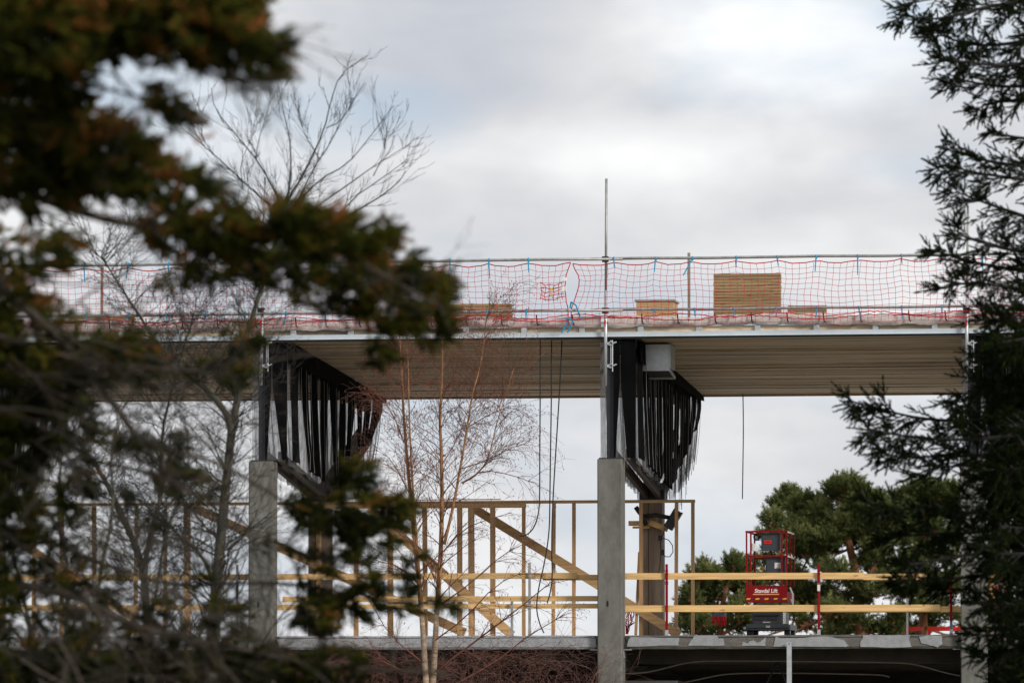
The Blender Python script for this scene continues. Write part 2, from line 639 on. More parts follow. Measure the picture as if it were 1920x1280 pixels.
bld = thing('building', 'unfinished concrete and timber building with raised roof deck on slim black posts', 'building', (0, 0, 0))
rng = random.Random(5)
for cu in CU:
    m = MB()
    m.box(cu - HALF, cu + HALF, 0.0, 0.45, 0, COL_TOP, 0.018)
    c = obj('column', m, M['concrete'], bld)
    m = MB()
    m.box(cu - 0.2, cu + 0.2, 0.03, 0.42, COL_TOP, COL_TOP + 0.025)
    obj('base_plate', m, M['black_steel'], c, bld)
    m = MB()
    # steel H post
    m.box(cu - 0.065, cu + 0.065, 0.10, 0.115, COL_TOP + 0.025, ROOF_BOT)
    m.box(cu - 0.065, cu + 0.065, 0.215, 0.23, COL_TOP + 0.025, ROOF_BOT)
    m.box(cu - 0.006, cu + 0.006, 0.115, 0.215, COL_TOP + 0.025, ROOF_BOT)
    obj('steel_post', m, M['black_steel'], bld)
    # corbel angles carrying the edge beam
    for s in (-1, 1):
        m = MB()
        x = cu + s * HALF
        xa, xb = sorted((x + s * 0.002, x + s * 0.012))
        m.box(xa, xb, 0.16, 0.42, SLAB_BOT - 0.16, SLAB_BOT - 0.006)
        xa, xb = sorted((x + s * 0.012, x + s * 0.15))
        m.box(xa, xb, 0.16, 0.42, SLAB_BOT - 0.018, SLAB_BOT - 0.006)
        obj('corbel', m, M['galv'], c, bld)
    # small dark cast-in socket in the column face
    m = MB()
    zsoc = at(1142, 1131, 0).z
    ring = [Vector((cu - 0.04 + 0.022 * math.cos(a), -0.003, zsoc + 0.06 * math.sin(a))) for a in [k * math.pi / 6 for k in range(12)]]
    m.extrude(ring, (0, 0.006, 0))
    obj('socket', m, M['black_rubber'], c, bld)

# floor: edge beams between columns, deck behind, ribs below
for i in range(4):
    a, b = CU[i] + HALF, CU[i + 1] - HALF
    m = MB()
    n = 40
    prof = [(0.20, SLAB_TOP), (0.17, SLAB_TOP), (0.165, SLAB_TOP - 0.030), (0.185, SLAB_TOP - 0.034), (0.185, SLAB_TOP - 0.044),
            (0.158, SLAB_TOP - 0.050), (0.150, SLAB_TOP - 0.20), (0.175, SLAB_BOT), (0.55, SLAB_BOT), (0.55, SLAB_TOP)]
    k = len(prof)
    r2 = random.Random(40 + i)
    for q in range(n + 1):
        t = q / n
        x = a + 0.085 + (b - a - 0.17) * t
        for pi, (w, z) in enumerate(prof):
            jx = r2.uniform(-0.05, 0.05) if q in (0, n) else 0
            m.v.append((x + jx, w + r2.uniform(-0.003, 0.003), z + (r2.uniform(-0.006, 0.006) if pi < 9 else 0)))
    for q in range(n):
        for p in range(k):
            p2 = (p + 1) % k
            m.f.append((q * k + p, (q + 1) * k + p, (q + 1) * k + p2, q * k + p2))
    m.f.append(tuple(reversed(range(k))))
    m.f.append(tuple(n * k + p for p in range(k)))
    eb = obj('edge_beam', m, M['plaster'] if i < 2 else M['concrete_dark'], bld)
    # crumbled infill at the column joints
    for (x0, x1) in ((a + 0.004, a + 0.10), (b - 0.10, b - 0.004)):
        m = MB()
        ring = []
        for kk in range(9):
            z = SLAB_TOP - 0.004 - (SLAB_TOP - SLAB_BOT) * kk / 8
            ring.append((x1 + r2.uniform(-0.03, 0.02), z))
        pts = [Vector((x0, 0.2, SLAB_TOP - 0.004))] + [Vector((x, 0.2, z)) for x, z in ring] + [Vector((x0, 0.2, SLAB_BOT))]
        m.extrude(pts, (0, 0.2, 0))
        obj('crumbled_joint', m, M['concrete_dark'], eb, bld)

m = MB()
m.box(U0, U1, 0.56, DEPTH, SLAB_TOP - 0.12, SLAB_TOP - 0.01)
obj('floor_deck', m, M['deck'], bld)
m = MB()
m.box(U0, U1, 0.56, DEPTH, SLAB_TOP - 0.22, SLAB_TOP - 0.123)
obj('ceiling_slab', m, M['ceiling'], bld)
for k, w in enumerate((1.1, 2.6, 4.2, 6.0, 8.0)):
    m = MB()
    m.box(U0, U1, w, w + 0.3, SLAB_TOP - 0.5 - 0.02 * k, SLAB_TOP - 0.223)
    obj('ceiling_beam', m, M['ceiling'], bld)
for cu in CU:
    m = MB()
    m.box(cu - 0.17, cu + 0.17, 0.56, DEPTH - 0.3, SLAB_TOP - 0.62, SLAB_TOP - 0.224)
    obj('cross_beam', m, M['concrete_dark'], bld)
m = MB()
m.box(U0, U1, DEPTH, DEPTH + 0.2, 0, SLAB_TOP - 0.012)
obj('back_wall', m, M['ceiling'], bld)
for u in (U0 + 0.01, U1 - 0.21):  # unseen end walls, added to keep the lower storey dark
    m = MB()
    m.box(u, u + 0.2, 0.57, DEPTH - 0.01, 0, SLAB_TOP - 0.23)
    obj('added_side_wall', m, M['ceiling'], bld)

# pale plaster patches on the right edge beam, as traced
PATCH = [
    [(1182, 1194), (1273, 1195), (1272, 1209), (1177, 1211), (1176, 1205)],
    [(1303, 1189), (1342, 1188), (1347, 1196), (1357, 1197), (1359, 1209), (1291, 1210), (1294, 1202), (1299, 1196)],
    [(1391, 1209), (1393, 1203), (1399, 1204), (1401, 1206), (1406, 1201), (1413, 1200), (1420, 1204), (1426, 1202), (1433, 1196), (1435, 1195), (1435, 1210)],
    [(1455, 1193), (1465, 1196), (1480, 1195), (1500, 1196), (1520, 1193), (1560, 1193), (1568, 1196), (1582, 1198), (1591, 1211), (1585, 1212), (1450, 1211), (1452, 1203)],
    [(1619, 1190), (1706, 1190), (1705, 1201), (1709, 1212), (1690, 1213), (1614, 1212), (1613, 1204)],
    [(1724, 1193), (1740, 1190), (1765, 1191), (1768, 1206), (1759, 1212), (1745, 1209), (1727, 1204)],
]
for ring in PATCH:
    m = MB()
    P = []
    r3 = random.Random(ring[0][0])
    for i in range(len(ring)):
        a, b = ring[i], ring[(i + 1) % len(ring)]
        for t in (0, 0.34, 0.67):
            q = at(a[0] + (b[0] - a[0]) * t + r3.uniform(-1, 1), a[1] + (b[1] - a[1]) * t + r3.uniform(-0.7, 0.7), 0.145)
            P.append(Vector((q.x, 0.139, min(q.z, SLAB_TOP - 0.004))))
    m.extrude(P, (0, 0.03, 0))
    obj('plaster_patch', m, M['plaster'], bld)

# timber columns in mid depth, with arms that branch to the roof
for cu in CU:
    p0 = cu + 0.14
    head = at(1210, 938, WMID).z
    m = MB()
    m.box(p0 - 0.20, p0 - 0.062, WMID - 0.2, WMID + 0.2, SLAB_TOP - 0.012, head, 0.01)
    m.box(p0 - 0.055, p0 + 0.20, WMID - 0.21, WMID + 0.21, SLAB_TOP - 0.012, head, 0.01)
    obj('timber_column', m, M['glulam'], bld)
    m = MB()
    m.box(p0 - 0.23, p0 + 0.25, WMID - 0.24, WMID + 0.24, head, head + 0.32)
    obj('column_head', m, M['black_steel'], bld)
    ua = p0 + 0.02
    for (w1, z1, th) in ((0.35, COL_TOP + 0.1, 0.18), (DEPTH - 0.3, zs(DEPTH) - 0.75, 0.26)):
        s = 1 if w1 > WMID else -1
        m = MB()
        m.bar((ua - 0.12, WMID + s * 0.25, head + 0.12), (ua - 0.12, w1, z1), 0.07, th)
        m.bar((ua + 0.12, WMID + s * 0.25, head + 0.12), (ua + 0.12, w1, z1), 0.07, th)
        obj('strut', m, M['strut'], bld)
    m = MB()
    m.bar((ua, 0.4, zs(0.4) - 0.14), (ua, DEPTH - 0.1, zs(DEPTH - 0.1) - 0.14), 0.2, 0.27)
    obj('roof_beam', m, M['black_steel'], bld)

# soffit boarding, one stretch of grooved boards per bay, and the roof deck above
for i in range(4):
    a, b = CU[i] + (0.0 if i else -1), CU[i + 1]
    m = MB()
    nb = 75
    bw = (DEPTH - 0.05) / nb
    r2 = random.Random(70 + i)
    drop = 0.0
    for k in range(nb):
        w0, w1 = 0.05 + k * bw, 0.05 + (k + 1) * bw
        # every few boards laps a little below the one before, so its edge faces the front
        drop = 0.022 * r2.random() if r2.random() < 0.36 else 0.003 * r2.random()
        za, zb = zs(w0) - drop, zs(w1) - drop * 0.3
        gr = bw * 0.10
        n0 = len(m.v)
        prof = [(w0, zs(w0) + 0.02), (w0 + gr * .3, za), (w1 - gr, zb), (w1, zs(w1) + 0.02)]
        for u in (a + 0.003, b - 0.003):
            m.v += [(u, w, z) for w, z in prof]
        for q in range(3):
            m.f.append((n0 + q, n0 + q + 1, n0 + 4 + q + 1, n0 + 4 + q))
    obj('soffit_boards', m, M['soffit'], bld, kind='stuff')
m = MB()
ring = [Vector((U0, 0.06, zs(0.06) + 0.035)), Vector((U0, DEPTH, zs(DEPTH) + 0.035)), Vector((U0, DEPTH, zs(DEPTH) + 0.32)), Vector((U0, 0.06, zs(0.06) + 0.20))]
m.extrude(ring, (U1 - U0, 0, 0))
obj('roof_deck', m, M['membrane'], bld)
m = MB()
m.box(U0, U1, DEPTH, DEPTH + 0.04, zs(DEPTH) - 0.03, zs(DEPTH) + 0.30)
obj('back_fascia', m, M['soffit_edge'], bld)

# front edge: lower pale rail, dark recess, upper pale rail, brackets between
ZR0, ZR1 = at(1146, 631.5, 0).z, at(1146, 622.5, 0).z
ZU0, ZU1 = at(1146, 613.0, 0).z, at(1146, 603, 0).z
m = MB()
m.box(U0, U1, -0.05, 0.02, ZR0, ZR1)
m.box(U0, U1, -0.055, -0.05, ZR0, ZR0 + 0.012)
obj('lower_edge_rail', m, M['pale_metal'], bld)
m = MB()
m.box(U0, U1, -0.03, 0.03, ZU0, ZU1)
obj('upper_edge_rail', m, M['pale_metal'], bld)
m = MB()
m.box(U0, U1, 0.021, 0.059, ZR0 - 0.02, ZU0 - 0.004)
obj('edge_board', m, M['soffit'], bld)
m = MB()
m.box(U0, U1, -0.012, 0.019, ZR0 - 0.035, ZR0 - 0.002)
obj('drip_strip', m, M['black_steel'], bld)
bm_ = None
x = 983.0
pitch = at(1426, 617, 0).x - at(1316, 617, 0).x
u = at(983, 617, 0).x
k0 = int((U0 - u) / pitch)
for k in range(k0, int((U1 - u) / pitch) + 1):
    uu = u + k * pitch
    if uu < at(-60, 617, 0).x or uu > at(1990, 617, 0).x:
        continue
    m = MB()
    m.box(uu - 0.05, uu + 0.05, -0.038, 0.019, ZR1 + 0.001, ZU0 - 0.001)
    obj('edge_bracket', m, M['bracket'], bld)

# ------------------------------------------------------------------ black netting hung round the branching arms
def netting(ci, label, seed, gap):
    cu = CU[ci]
    r = random.Random(seed)
    ur, ul = cu + 0.44, cu - 0.17
    head = at(1210, 938, WMID).z
    t = thing('black_netting', label, 'netting', (cu, WMID, head), group='black netting round the branching columns')

    def bottom(w):
        # lower hem: from the post foot in front, gathered at the column head, up again behind
        if w < WMID:
            s = w / WMID
            return COL_TOP - 0.05 + (head + 0.12 - COL_TOP + 0.05) * s ** 0.9
        s = (w - WMID) / (DEPTH - WMID)
        return head + 0.02 + 1.0 * s ** 1.6

    def strip_hem(w):
        if w < WMID:
            return bottom(w) + 0.1
        return head + 0.18 + 1.42 * (w - WMID) / (DEPTH - WMID)

    def pt(u0, w, v, fold=0.0, hem=None):
        """v = 0 at the soffit, 1 at the hem; the cloth draws in towards the column head"""
        zt, zb = zs(w) - 0.03, (hem or bottom)(w)
        z = zt + (zb - zt) * v
        pull = 0.16 * max(0, (v - 0.3) / 0.7) ** 1.4
        if w < 0.6:
            pull *= w / 0.6
        ww = w + (WMID + 0.5 - w) * pull
        uu = u0 + (cu + 0.14 - u0) * 0.5 * pull + fold
        return Vector((uu, ww, z))

    for u0, nm in ((ur, 1), (ul, -1)):
        m = MB()
        nw, nv = 64, 16
        idx = []
        for i in range(nw + 1):
            w = 0.16 + (DEPTH - 0.2) * i / nw
            row = []
            fr = r.uniform(-0.05, 0.05)
            for j in range(nv + 1):
                v = j / nv
                row.append(len(m.v))
                m.v.append(tuple(pt(u0, w, v, fr * (0.3 + v))))
            idx.append(row)
        for i in range(nw):
            for j in range(nv):
                m.f.append((idx[i][j], idx[i + 1][j], idx[i + 1][j + 1], idx[i][j + 1]))
        obj('mesh_sheet', m, M['net_cloth'], t)
    # front return of the mesh between the two sides
    m = MB()
    for j in range(8):
        za, zb = zs(0.1) - 0.03 + (COL_TOP - zs(0.1)) * j / 8, zs(0.1) - 0.03 + (COL_TOP - zs(0.1)) * (j + 1) / 8
        d0, d1 = r.uniform(0, 0.03), 0
        m.quad((ul - 0.01 + 0.012 * (j % 2), 0.05, za), (cu - 0.075, 0.09, za), (cu - 0.075, 0.09, zb), (ul - 0.01 + 0.012 * ((j + 1) % 2), 0.05, zb))
    obj('mesh_sheet', m, M['net_cloth'], t)
    # heavy black strips over the mesh, with narrow gaps that close downwards and wider ones that open
    step = 0.95
    edges = []
    k = 0
    w = 0.16 + r.uniform(0, 0.15)
    while w < DEPTH - 0.5:
        big = (k % 3 == 1)
        g0 = (0.0 if big else 0.55) * gap * r.uniform(0.6, 1.3)
        g1 = (2.3 if big else 0.0) * gap * r.uniform(0.8, 1.15)
        edges.append((w, g0, g1))
        w += step * r.uniform(0.85, 1.15)
        k += 1
    edges.append((DEPTH - 0.03, 0.0, 0.5 * gap))
    for (wa, a0, a1), (wb, b0, b1) in zip(edges[:-1], edges[1:]):
        m = MB()
        rows = 10
        for j in range(rows + 1):
            v = j / rows
            s = max(0.0, (v - 0.16) / 0.84)
            lo = wa + (a0 + (a1 - a0) * s) / 2
            hi = wb - (b0 + (b1 - b0) * s) / 2
            if hi - lo < 0.06:
                lo = hi = (lo + hi) / 2
                lo, hi = lo - 0.03, hi + 0.03
            for q in (0, 1, 2):
                p = pt(ur + 0.035, lo + (hi - lo) * q / 2, v, 0.0, strip_hem)
                p.x += 0.05 * (q == 1)
                m.v.append(tuple(p))
        for j in range(rows):
            for q in range(2):
                m.f.append((j * 3 + q, j * 3 + q + 1, j * 3 + 3 + q + 1, j * 3 + 3 + q))
        obj('black_strip', m, M['black_cloth'], t)
    # the front return between the post and the outer side: two strips with a pale wedge between
    zt, zb = zs(0.1) - 0.03, COL_TOP + 0.02
    x0, x1 = cu + 0.068, ur + 0.03
    m = MB()
    m.quad((x0, 0.07, zt), (x1, 0.07, zt), (x1 - 0.02, 0.07, zb + 0.0), (x0, 0.07, zb - 0.0))
    obj('mesh_sheet', m, M['net_cloth'], t)
    xm = x0 + (x1 - x0) * 0.30
    wd_ = 0.10 + 0.45 * gap
    for (ta, tb, ba, bb) in ((x0, xm - 0.01, x0, x0 + 0.035), (xm + 0.01, x1, xm + wd_ * 0.6, x1)):
        m = MB()
        rows = 8
        for j in range(rows + 1):
            s = j / rows
            e = max(0, (s - 0.35) / 0.65)
            z = zt + (zb - zt) * s
            m.v += [(ta + (ba - ta) * e, 0.040, z), (tb + (bb - tb) * e, 0.045 + 0.012 * (j % 2), z)]
        for j in range(rows):
            m.f.append((2 * j, 2 * j + 1, 2 * j + 3, 2 * j + 2))
        obj('black_strip', m, M['black_cloth'], t)
    # black flap right under the soffit
    m = MB()
    for k in range(12):
        w0, w1 = 0.14 + (DEPTH - 0.15) * k / 12, 0.14 + (DEPTH - 0.15) * (k + 1) / 12
        dz0, dz1 = 0.42 - 0.3 * k / 12 + 0.03 * (k % 2), 0.42 - 0.3 * (k + 1) / 12 + 0.03 * ((k + 1) % 2)
        m.quad((ur + 0.1, w0, zs(w0) - 0.02), (ur + 0.1, w1, zs(w1) - 0.02), (ur + 0.11, w1, zs(w1) - dz1), (ur + 0.11, w0, zs(w0) - dz0))
    obj('top_flap', m, M['black_cloth'], t)
    # pale seams and loose threads
    m = MB()
    for k in range(16):
        w = 0.6 + (DEPTH - 1.0) * (k + r.uniform(0.1, 0.9)) / 16
        pts = [pt(ur + 0.12, min(w + 0.2 * q * r.uniform(-0.5, 0.5), DEPTH - 0.05), 0.16 + 0.80 * q) for q in [j / 7 for j in range(8)]]
        m.tube(pts, r.uniform(0.004, 0.009), 3)
    obj('seam', m, M['seam'], t, kind='stuff')
    m = MB()
    for k in range(11):
        w = WMID + 0.4 + r.uniform(0, 3.4)
        ph = r.uniform(0, 6)
        sw = r.uniform(0.01, 0.05)
        pts = [pt(ur + 0.05, w, 0.55 + 0.5 * q) + Vector((sw * math.sin(3 * q + ph), sw * 2 * math.sin(2.2 * q + ph), -0.20 * q * q)) for q in [j / 8 for j in range(9)]]
        m.tube(pts, 0.004, 3)
    obj('loose_thread', m, M['thread'], t, kind='stuff')
    return t


netting(2, 'black netting gathered round the branching column beside the galvanised duct', 11, 0.22)
netting(1, 'black netting with wide grey gaps behind the bare birch tree', 12, 0.50)
netting(3, 'black netting partly hidden by the dark spruce', 13, 0.4)
netting(0, 'black netting seen through the brown tipped conifer branches', 14, 0.6)

# ------------------------------------------------------------------ galvanised duct under the soffit
wd = 0.9
p0, p1 = at(1195, 640, wd), at(1257, 690, wd)
t = thing('ventilation_duct', 'square galvanised duct box hanging below the roof edge', 'duct', (p0.x, wd, p1.z))
m = MB()
m.box(p0.x, p1.x, wd, wd + 0.75, p1.z, zs(wd + .4) - 0.02, 0.012)
d = obj('duct_body', m, M['galv'], t)
m = MB()
m.box(p0.x - 0.006, p0.x + 0.02, wd - 0.012, wd - 0.002, p1.z, p1.z + 0.44)
m.box(p1.x - 0.02, p1.x + 0.006, wd - 0.012, wd - 0.002, p1.z, p1.z + 0.44)
obj('corner_strip', m, M['pale_metal'], d, t)
zf = p1.z
xa, xb = p0.x + 0.05, p1.x - 0.02
dr = 0.10                                                     # the hood dips towards the back
for (q0, q1) in (((xa, wd + 0.03, zf - 0.022), (xb, wd + 0.03, zf - 0.022)), ((xa, wd + 0.9, zf - dr - 0.022), (xb, wd + 0.9, zf - dr - 0.022)),
                 ((xa, wd + 0.05, zf - 0.026), (xa, wd + 0.88, zf - dr - 0.02)), ((xb, wd + 0.05, zf - 0.026), (xb, wd + 0.88, zf - dr - 0.02))):
    m = MB()
    m.bar(q0, q1, 0.025, 0.045)
    obj('flange', m, M['galv'], t)
m = MB()
m.quad((xa, wd + 0.04, zf - 0.004), (xb, wd + 0.04, zf - 0.004), (xb, wd + 0.89, zf - dr - 0.004), (xa, wd + 0.89, zf - dr - 0.004))
obj('hood_back', m, M['black_steel'], t)
for k in range(4):
    m = MB()
    w = wd + 0.16 + 0.17 * k
    z = zf - dr * (w - wd) / 0.9 - 0.02
    m.bar((xa + 0.015, w, z), (xb - 0.015, w, z), 0.09, 0.008, (0, 0.5, 1))
    obj('louvre', m, M['dark_metal'], t)

# ------------------------------------------------------------------ roof edge scaffold: standards and tubes
WN = -0.16                                                    # plane of the edge protection
def clamp(m, c, along):
    m.box(c.x - 0.055, c.x + 0.055, c.y - 0.045, c.y + 0.05, c.z - 0.05, c.z + 0.05)
    m.tube([c + Vector((-0.05, -0.05, 0.02)), c + Vector((0.09, -0.05, 0.02))], 0.014, 6)


def standard(xt, yt, xb, yb, label):
    a, b = at(xt, yt, WN), at(xb, yb, WN)
    a.x = b.x + (a.x - b.x) * 0.7
    t = thing('scaffold_standard', label, 'scaffold pole', b, group='scaffold standards along the roof edge')
    mid = at(xb, 545, WN)
    mid.x = (a.x + b.x) / 2
    m = MB()
    m.tube([mid, a], 0.024, 10)
    obj('upper_tube', m, M['galv_dull'], t, smooth=True)
    m = MB()
    m.tube([b, mid], 0.031, 12)
    obj('lower_tube', m, M['galv'], t, smooth=True)
    m = MB()
    for y in (486, 582):
        clamp(m, at(xb, y, WN), 1)
    obj('clamp', m, M['dark_metal'], t)
    m = MB()
    zc = at(xb, 665, WN).z
    for dz in (0.2, -0.2):
        m.tube([Vector((b.x + 0.10 + 0.035 * math.cos(q), WN - 0.02, zc + dz + 0.035 * math.sin(q))) for q in [i * math.pi / 6 for i in range(13)]], 0.010, 5, False)
        m.box(b.x + 0.03, b.x + 0.075, WN - 0.03, WN + 0.25, zc + dz - 0.025, zc + dz + 0.025)
        m.tube([(b.x + 0.13, WN, zc + dz), (b.x + 0.20, WN + 0.02, zc + dz + 0.03)], 0.014, 6)
    m.tube([(b.x + 0.13, WN, zc + 0.26), (b.x + 0.13, WN, zc - 0.3)], 0.009, 6)
    m.tube([(b.x + 0.10, WN, zc + 0.26), (b.x + 0.10, WN, zc - 0.2)], 0.007, 6)
    obj('wall_bracket', m, M['galv'], t)
    m = MB()
    z0 = at(xb, 612, WN).z
    m.box(b.x - 0.012, b.x + 0.015, WN - 0.037, WN - 0.0345, z0, z0 + 0.12)
    obj('red_sticker', m, M['bright_red'], t)


standard(1138, 335, 1135, 723, 'tall scaffold pole rising above the netting beside the small plywood box')
standard(500, 333, 489, 722, 'tall scaffold pole half hidden by the brown tipped conifer')
standard(1817, 386, 1812, 714, 'tall scaffold pole beside the dark spruce')

UN0 = at(-60, 490, WN).x
UM = at(1137, 486, WN).x
UN1 = at(1990, 480, WN).x
for (y, r_, nm) in ((486, 0.026, 'upper'), (582, 0.026, 'lower')):
    z = at(1137, y, WN).z
    for (a, b, side) in ((UN0, UM + 0.3, 'hung with the torn end of the net, before the dark conifer'), (UM - 0.3, UN1, 'running past the stacked board pile to the spruce')):
        m = MB()
        w = WN - 0.06 if side.startswith('hung') else WN + 0.055
        m.tube([(a + (b - a) * q / 8, w, z + (0.006 * math.sin(q * 2.1)) + (0.012 if side.startswith('run') else 0)) for q in range(9)], r_, 8)
        solo('scaffold_tube', m, M['galv_dull'], '%s horizontal guard tube %s' % (nm, side), 'scaffold tube', ((a + b) / 2, w, z), group='horizontal tubes of the roof edge rail', smooth=True)

# ------------------------------------------------------------------ red safety nets with blue ties
ZT = at(1137, 490, WN).z
ZL = at(1137, 584, WN).z
ZB = at(1137, 610, WN).z
ZROPE = at(1137, 602, WN).z
TIES_T = [-8, 68, 160, 243, 318, 395, 470, 545, 620, 690, 773, 845, 918, 992, 1068, 1152, 1229, 1298, 1380, 1457, 1530, 1608, 1690, 1765, 1842, 1915]
TIES_L = [93, 165, 243, 315, 388, 462, 538, 612, 690, 765, 840, 915, 988, 1225, 1302, 1375, 1455, 1532, 1610, 1690, 1765, 1848]
TU = [at(x, 490, WN).x for x in TIES_T]


def sag(u):
    for a, b in zip(TU[:-1], TU[1:]):
        if a <= u <= b:
            s = (u - a) / (b - a)
            return -0.055 * 4 * s * (1 - s)
    return 0.0


def safety_net(x0, x1, cut_left, cut_right, label, seed):
    r = random.Random(seed)
    ua, ub = at(x0, 490, WN).x, at(x1, 490, WN).x
    t = thing('safety_net', label, 'safety net', ((ua + ub) / 2, WN, ZL), group='red safety nets of the roof edge')
    pitch = 0.122
    nc = max(2, int((ub - ua) / pitch))
    nr = 11
    P = {}
    ph = r.uniform(0, 6)
    for i in range(nc + 1):
        for j in range(nr + 1):
            v = j / nr
            u = ua + (ub - ua) * i / nc
            bow = 0.105 * max(0.0, math.sin(math.pi * min(1.0, v / 0.72)))
            if cut_right:
                u -= bow * math.exp(-((nc - i) / 2.6) ** 2 * 0.8) * (1 if v < 0.72 else 0)
            if cut_left:
                u += bow * math.exp(-(i / 2.6) ** 2 * 0.8) * (1 if v < 0.72 else 0)
            zt = ZT - 0.02 + sag(u)
            zb = ZB + 0.05 * math.sin(u * 2.3 + ph) * 0.6
            z = zt + (zb - zt) * v + 0.022 * math.sin(u * 3.1 + v * 5 + ph) * math.sin(math.pi * v) + r.uniform(-0.009, 0.009)
            u += 0.022 * math.sin(v * 6 + u * 1.7 + ph) + r.uniform(-0.010, 0.010)
            w = WN - 0.01 + 0.03 * math.sin(u * 2 + v * 3) + (-0.10 * v)
            P[i, j] = Vector((u, w, z))
    m = MB()
    for i in range(nc + 1):
        m.tube([P[i, j] for j in range(nr + 1)], 0.0038, 3, False)
    for j in range(nr + 1):
        m.tube([P[i, j] for i in range(nc + 1)], 0.0038, 3, False)
    obj('mesh_cords', m, M['red_net'], t, kind='stuff')
    m = MB()
    m.tube([P[i, 0] + Vector((0, -0.01, 0.004)) for i in range(nc + 1)], 0.009, 4)
    if cut_right:
        m.tube([P[nc, j] for j in range(nr + 1)], 0.009, 4)
    if cut_left:
        m.tube([P[0, j] for j in range(nr + 1)], 0.009, 4)
    obj('border_rope', m, M['red_net'], t)
    for rep in range(2):
        m = MB()
        pts = []
        for i in range(0, nc * 2 + 1):
            u = ua + (ub - ua) * i / (nc * 2)
            pts.append(Vector((u, WN - 0.14 - 0.012 * rep, ZROPE + 0.03 + 0.05 * rep + 0.035 * math.sin(u * (2.6 + rep) + ph + rep * 2) + r.uniform(-0.012, 0.012))))
        m.tube(pts, 0.0085, 4)
        obj('bottom_rope', m, M['red_net'], t)
    zt, zl = at(1137, 486, WN).z, at(1137, 582, WN).z
    for xs, z0 in ((TIES_T, zt), (TIES_L, zl)):
        for x in xs:
            u = at(x, 490, WN).x
            if not (ua - 0.02 <= u < ub - 0.02):
                continue
            m = MB()
            w = WN - 0.09 if u < UM + 0.3 else WN + 0.02
            m.tube([(u + 0.0, w + 0.034 * math.cos(q) + 0.03, z0 + 0.034 * math.sin(q)) for q in [k * math.pi / 5 for k in range(11)]], 0.013, 4, False)
            L = r.uniform(0.14, 0.34) if xs is TIES_T else r.uniform(0.10, 0.24)
            lean = r.uniform(-0.03, 0.03)
            if x in (1068, 1298):
                lean = -0.16
                L = 0.30
                if x == 1068:
                    m.box(u - 0.06, u + 0.1, w - 0.03, w + 0.01, z0 - 0.03, z0 + 0.05)
            y = w - 0.03
            tw = 0.026
            for k in range(5):
                a, b = k / 5, (k + 1) / 5
                pa = Vector((u + lean * a, y - 0.02 * a, z0 - 0.01 - L * a))
                pb = Vector((u + lean * b, y - 0.02 * b, z0 - 0.01 - L * b))
                m.bar(pa, pb, tw * (1 - 0.25 * b), 0.004, (0, 1, 0))
            obj('blue_tie', m, M['blue'], t)
    return t, P, nc, nr


tl, PL, ncl, nrl = safety_net(-30, 1069, False, True, 'red safety net ending at an open slit, left of the central scaffold pole', 3)
safety_net(1074, 1925, True, False, 'red safety net hung in front of the plywood boxes and board stack', 4)
# the mended patch of doubled cords beside the slit, its little paper tags and the lower knot
m = MB()
r = random.Random(8)
for k in range(5):
    y = 530 + 7.5 * k
    m.tube([at(1013 + 9 * q, y + 5 * math.sin(q / 5 * math.pi) + r.uniform(-2.5, 2.5) - 1.5 * k * q / 5, WN - 0.06) for q in range(6)], 0.0065, 4)
for k in range(6):
    x = 1014 + 8 * k
    m.tube([at(x + r.uniform(-2, 2), 530 + 8 * q + 4 * math.sin(k / 5 * math.pi), WN - 0.06) for q in range(5)], 0.0055, 4)
obj('mended_patch', m, M['red_net'], tl)
m = MB()
for (xa, ya, xb, yb) in ((1031, 540, 1036, 544), (1033, 549, 1036, 556)):
    a, b = at(xa, yb, WN - 0.08), at(xb, ya, WN - 0.08)
    m.box(a.x, b.x, WN - 0.085, WN - 0.075, a.z, b.z)
obj('yellow_tag', m, M['yellow'], tl)
for (xa, ya, xb, yb) in ((1055, 520, 1063, 527), (1053, 536, 1062, 546)):
    a, b = at(xa, yb, WN - 0.08), at(xb, ya, WN - 0.08)
    m = MB()
    m.extrude([Vector((a.x, WN - 0.08, a.z)), Vector((b.x, WN - 0.06, a.z + 0.01)), Vector((b.x - 0.01, WN - 0.06, b.z)), Vector((a.x + 0.01, WN - 0.08, b.z - 0.01))], (0, 0.004, 0))
    obj('paper_tag', m, M['white'], tl)
for path, rr in (([(1071, 566), (1080, 572), (1085, 585), (1089, 600)], 0.014), ([(1071, 566), (1069, 578)], 0.016),
                 ([(1062, 597), (1074, 600), (1070, 612), (1064, 623)], 0.016), ([(1066, 600), (1056, 618), (1053, 624)], 0.014)):
    m = MB()
    m.tube([at(x, y, WN - 0.13) for x, y in path], rr, 4)
    obj('blue_tie', m, M['blue'], tl)

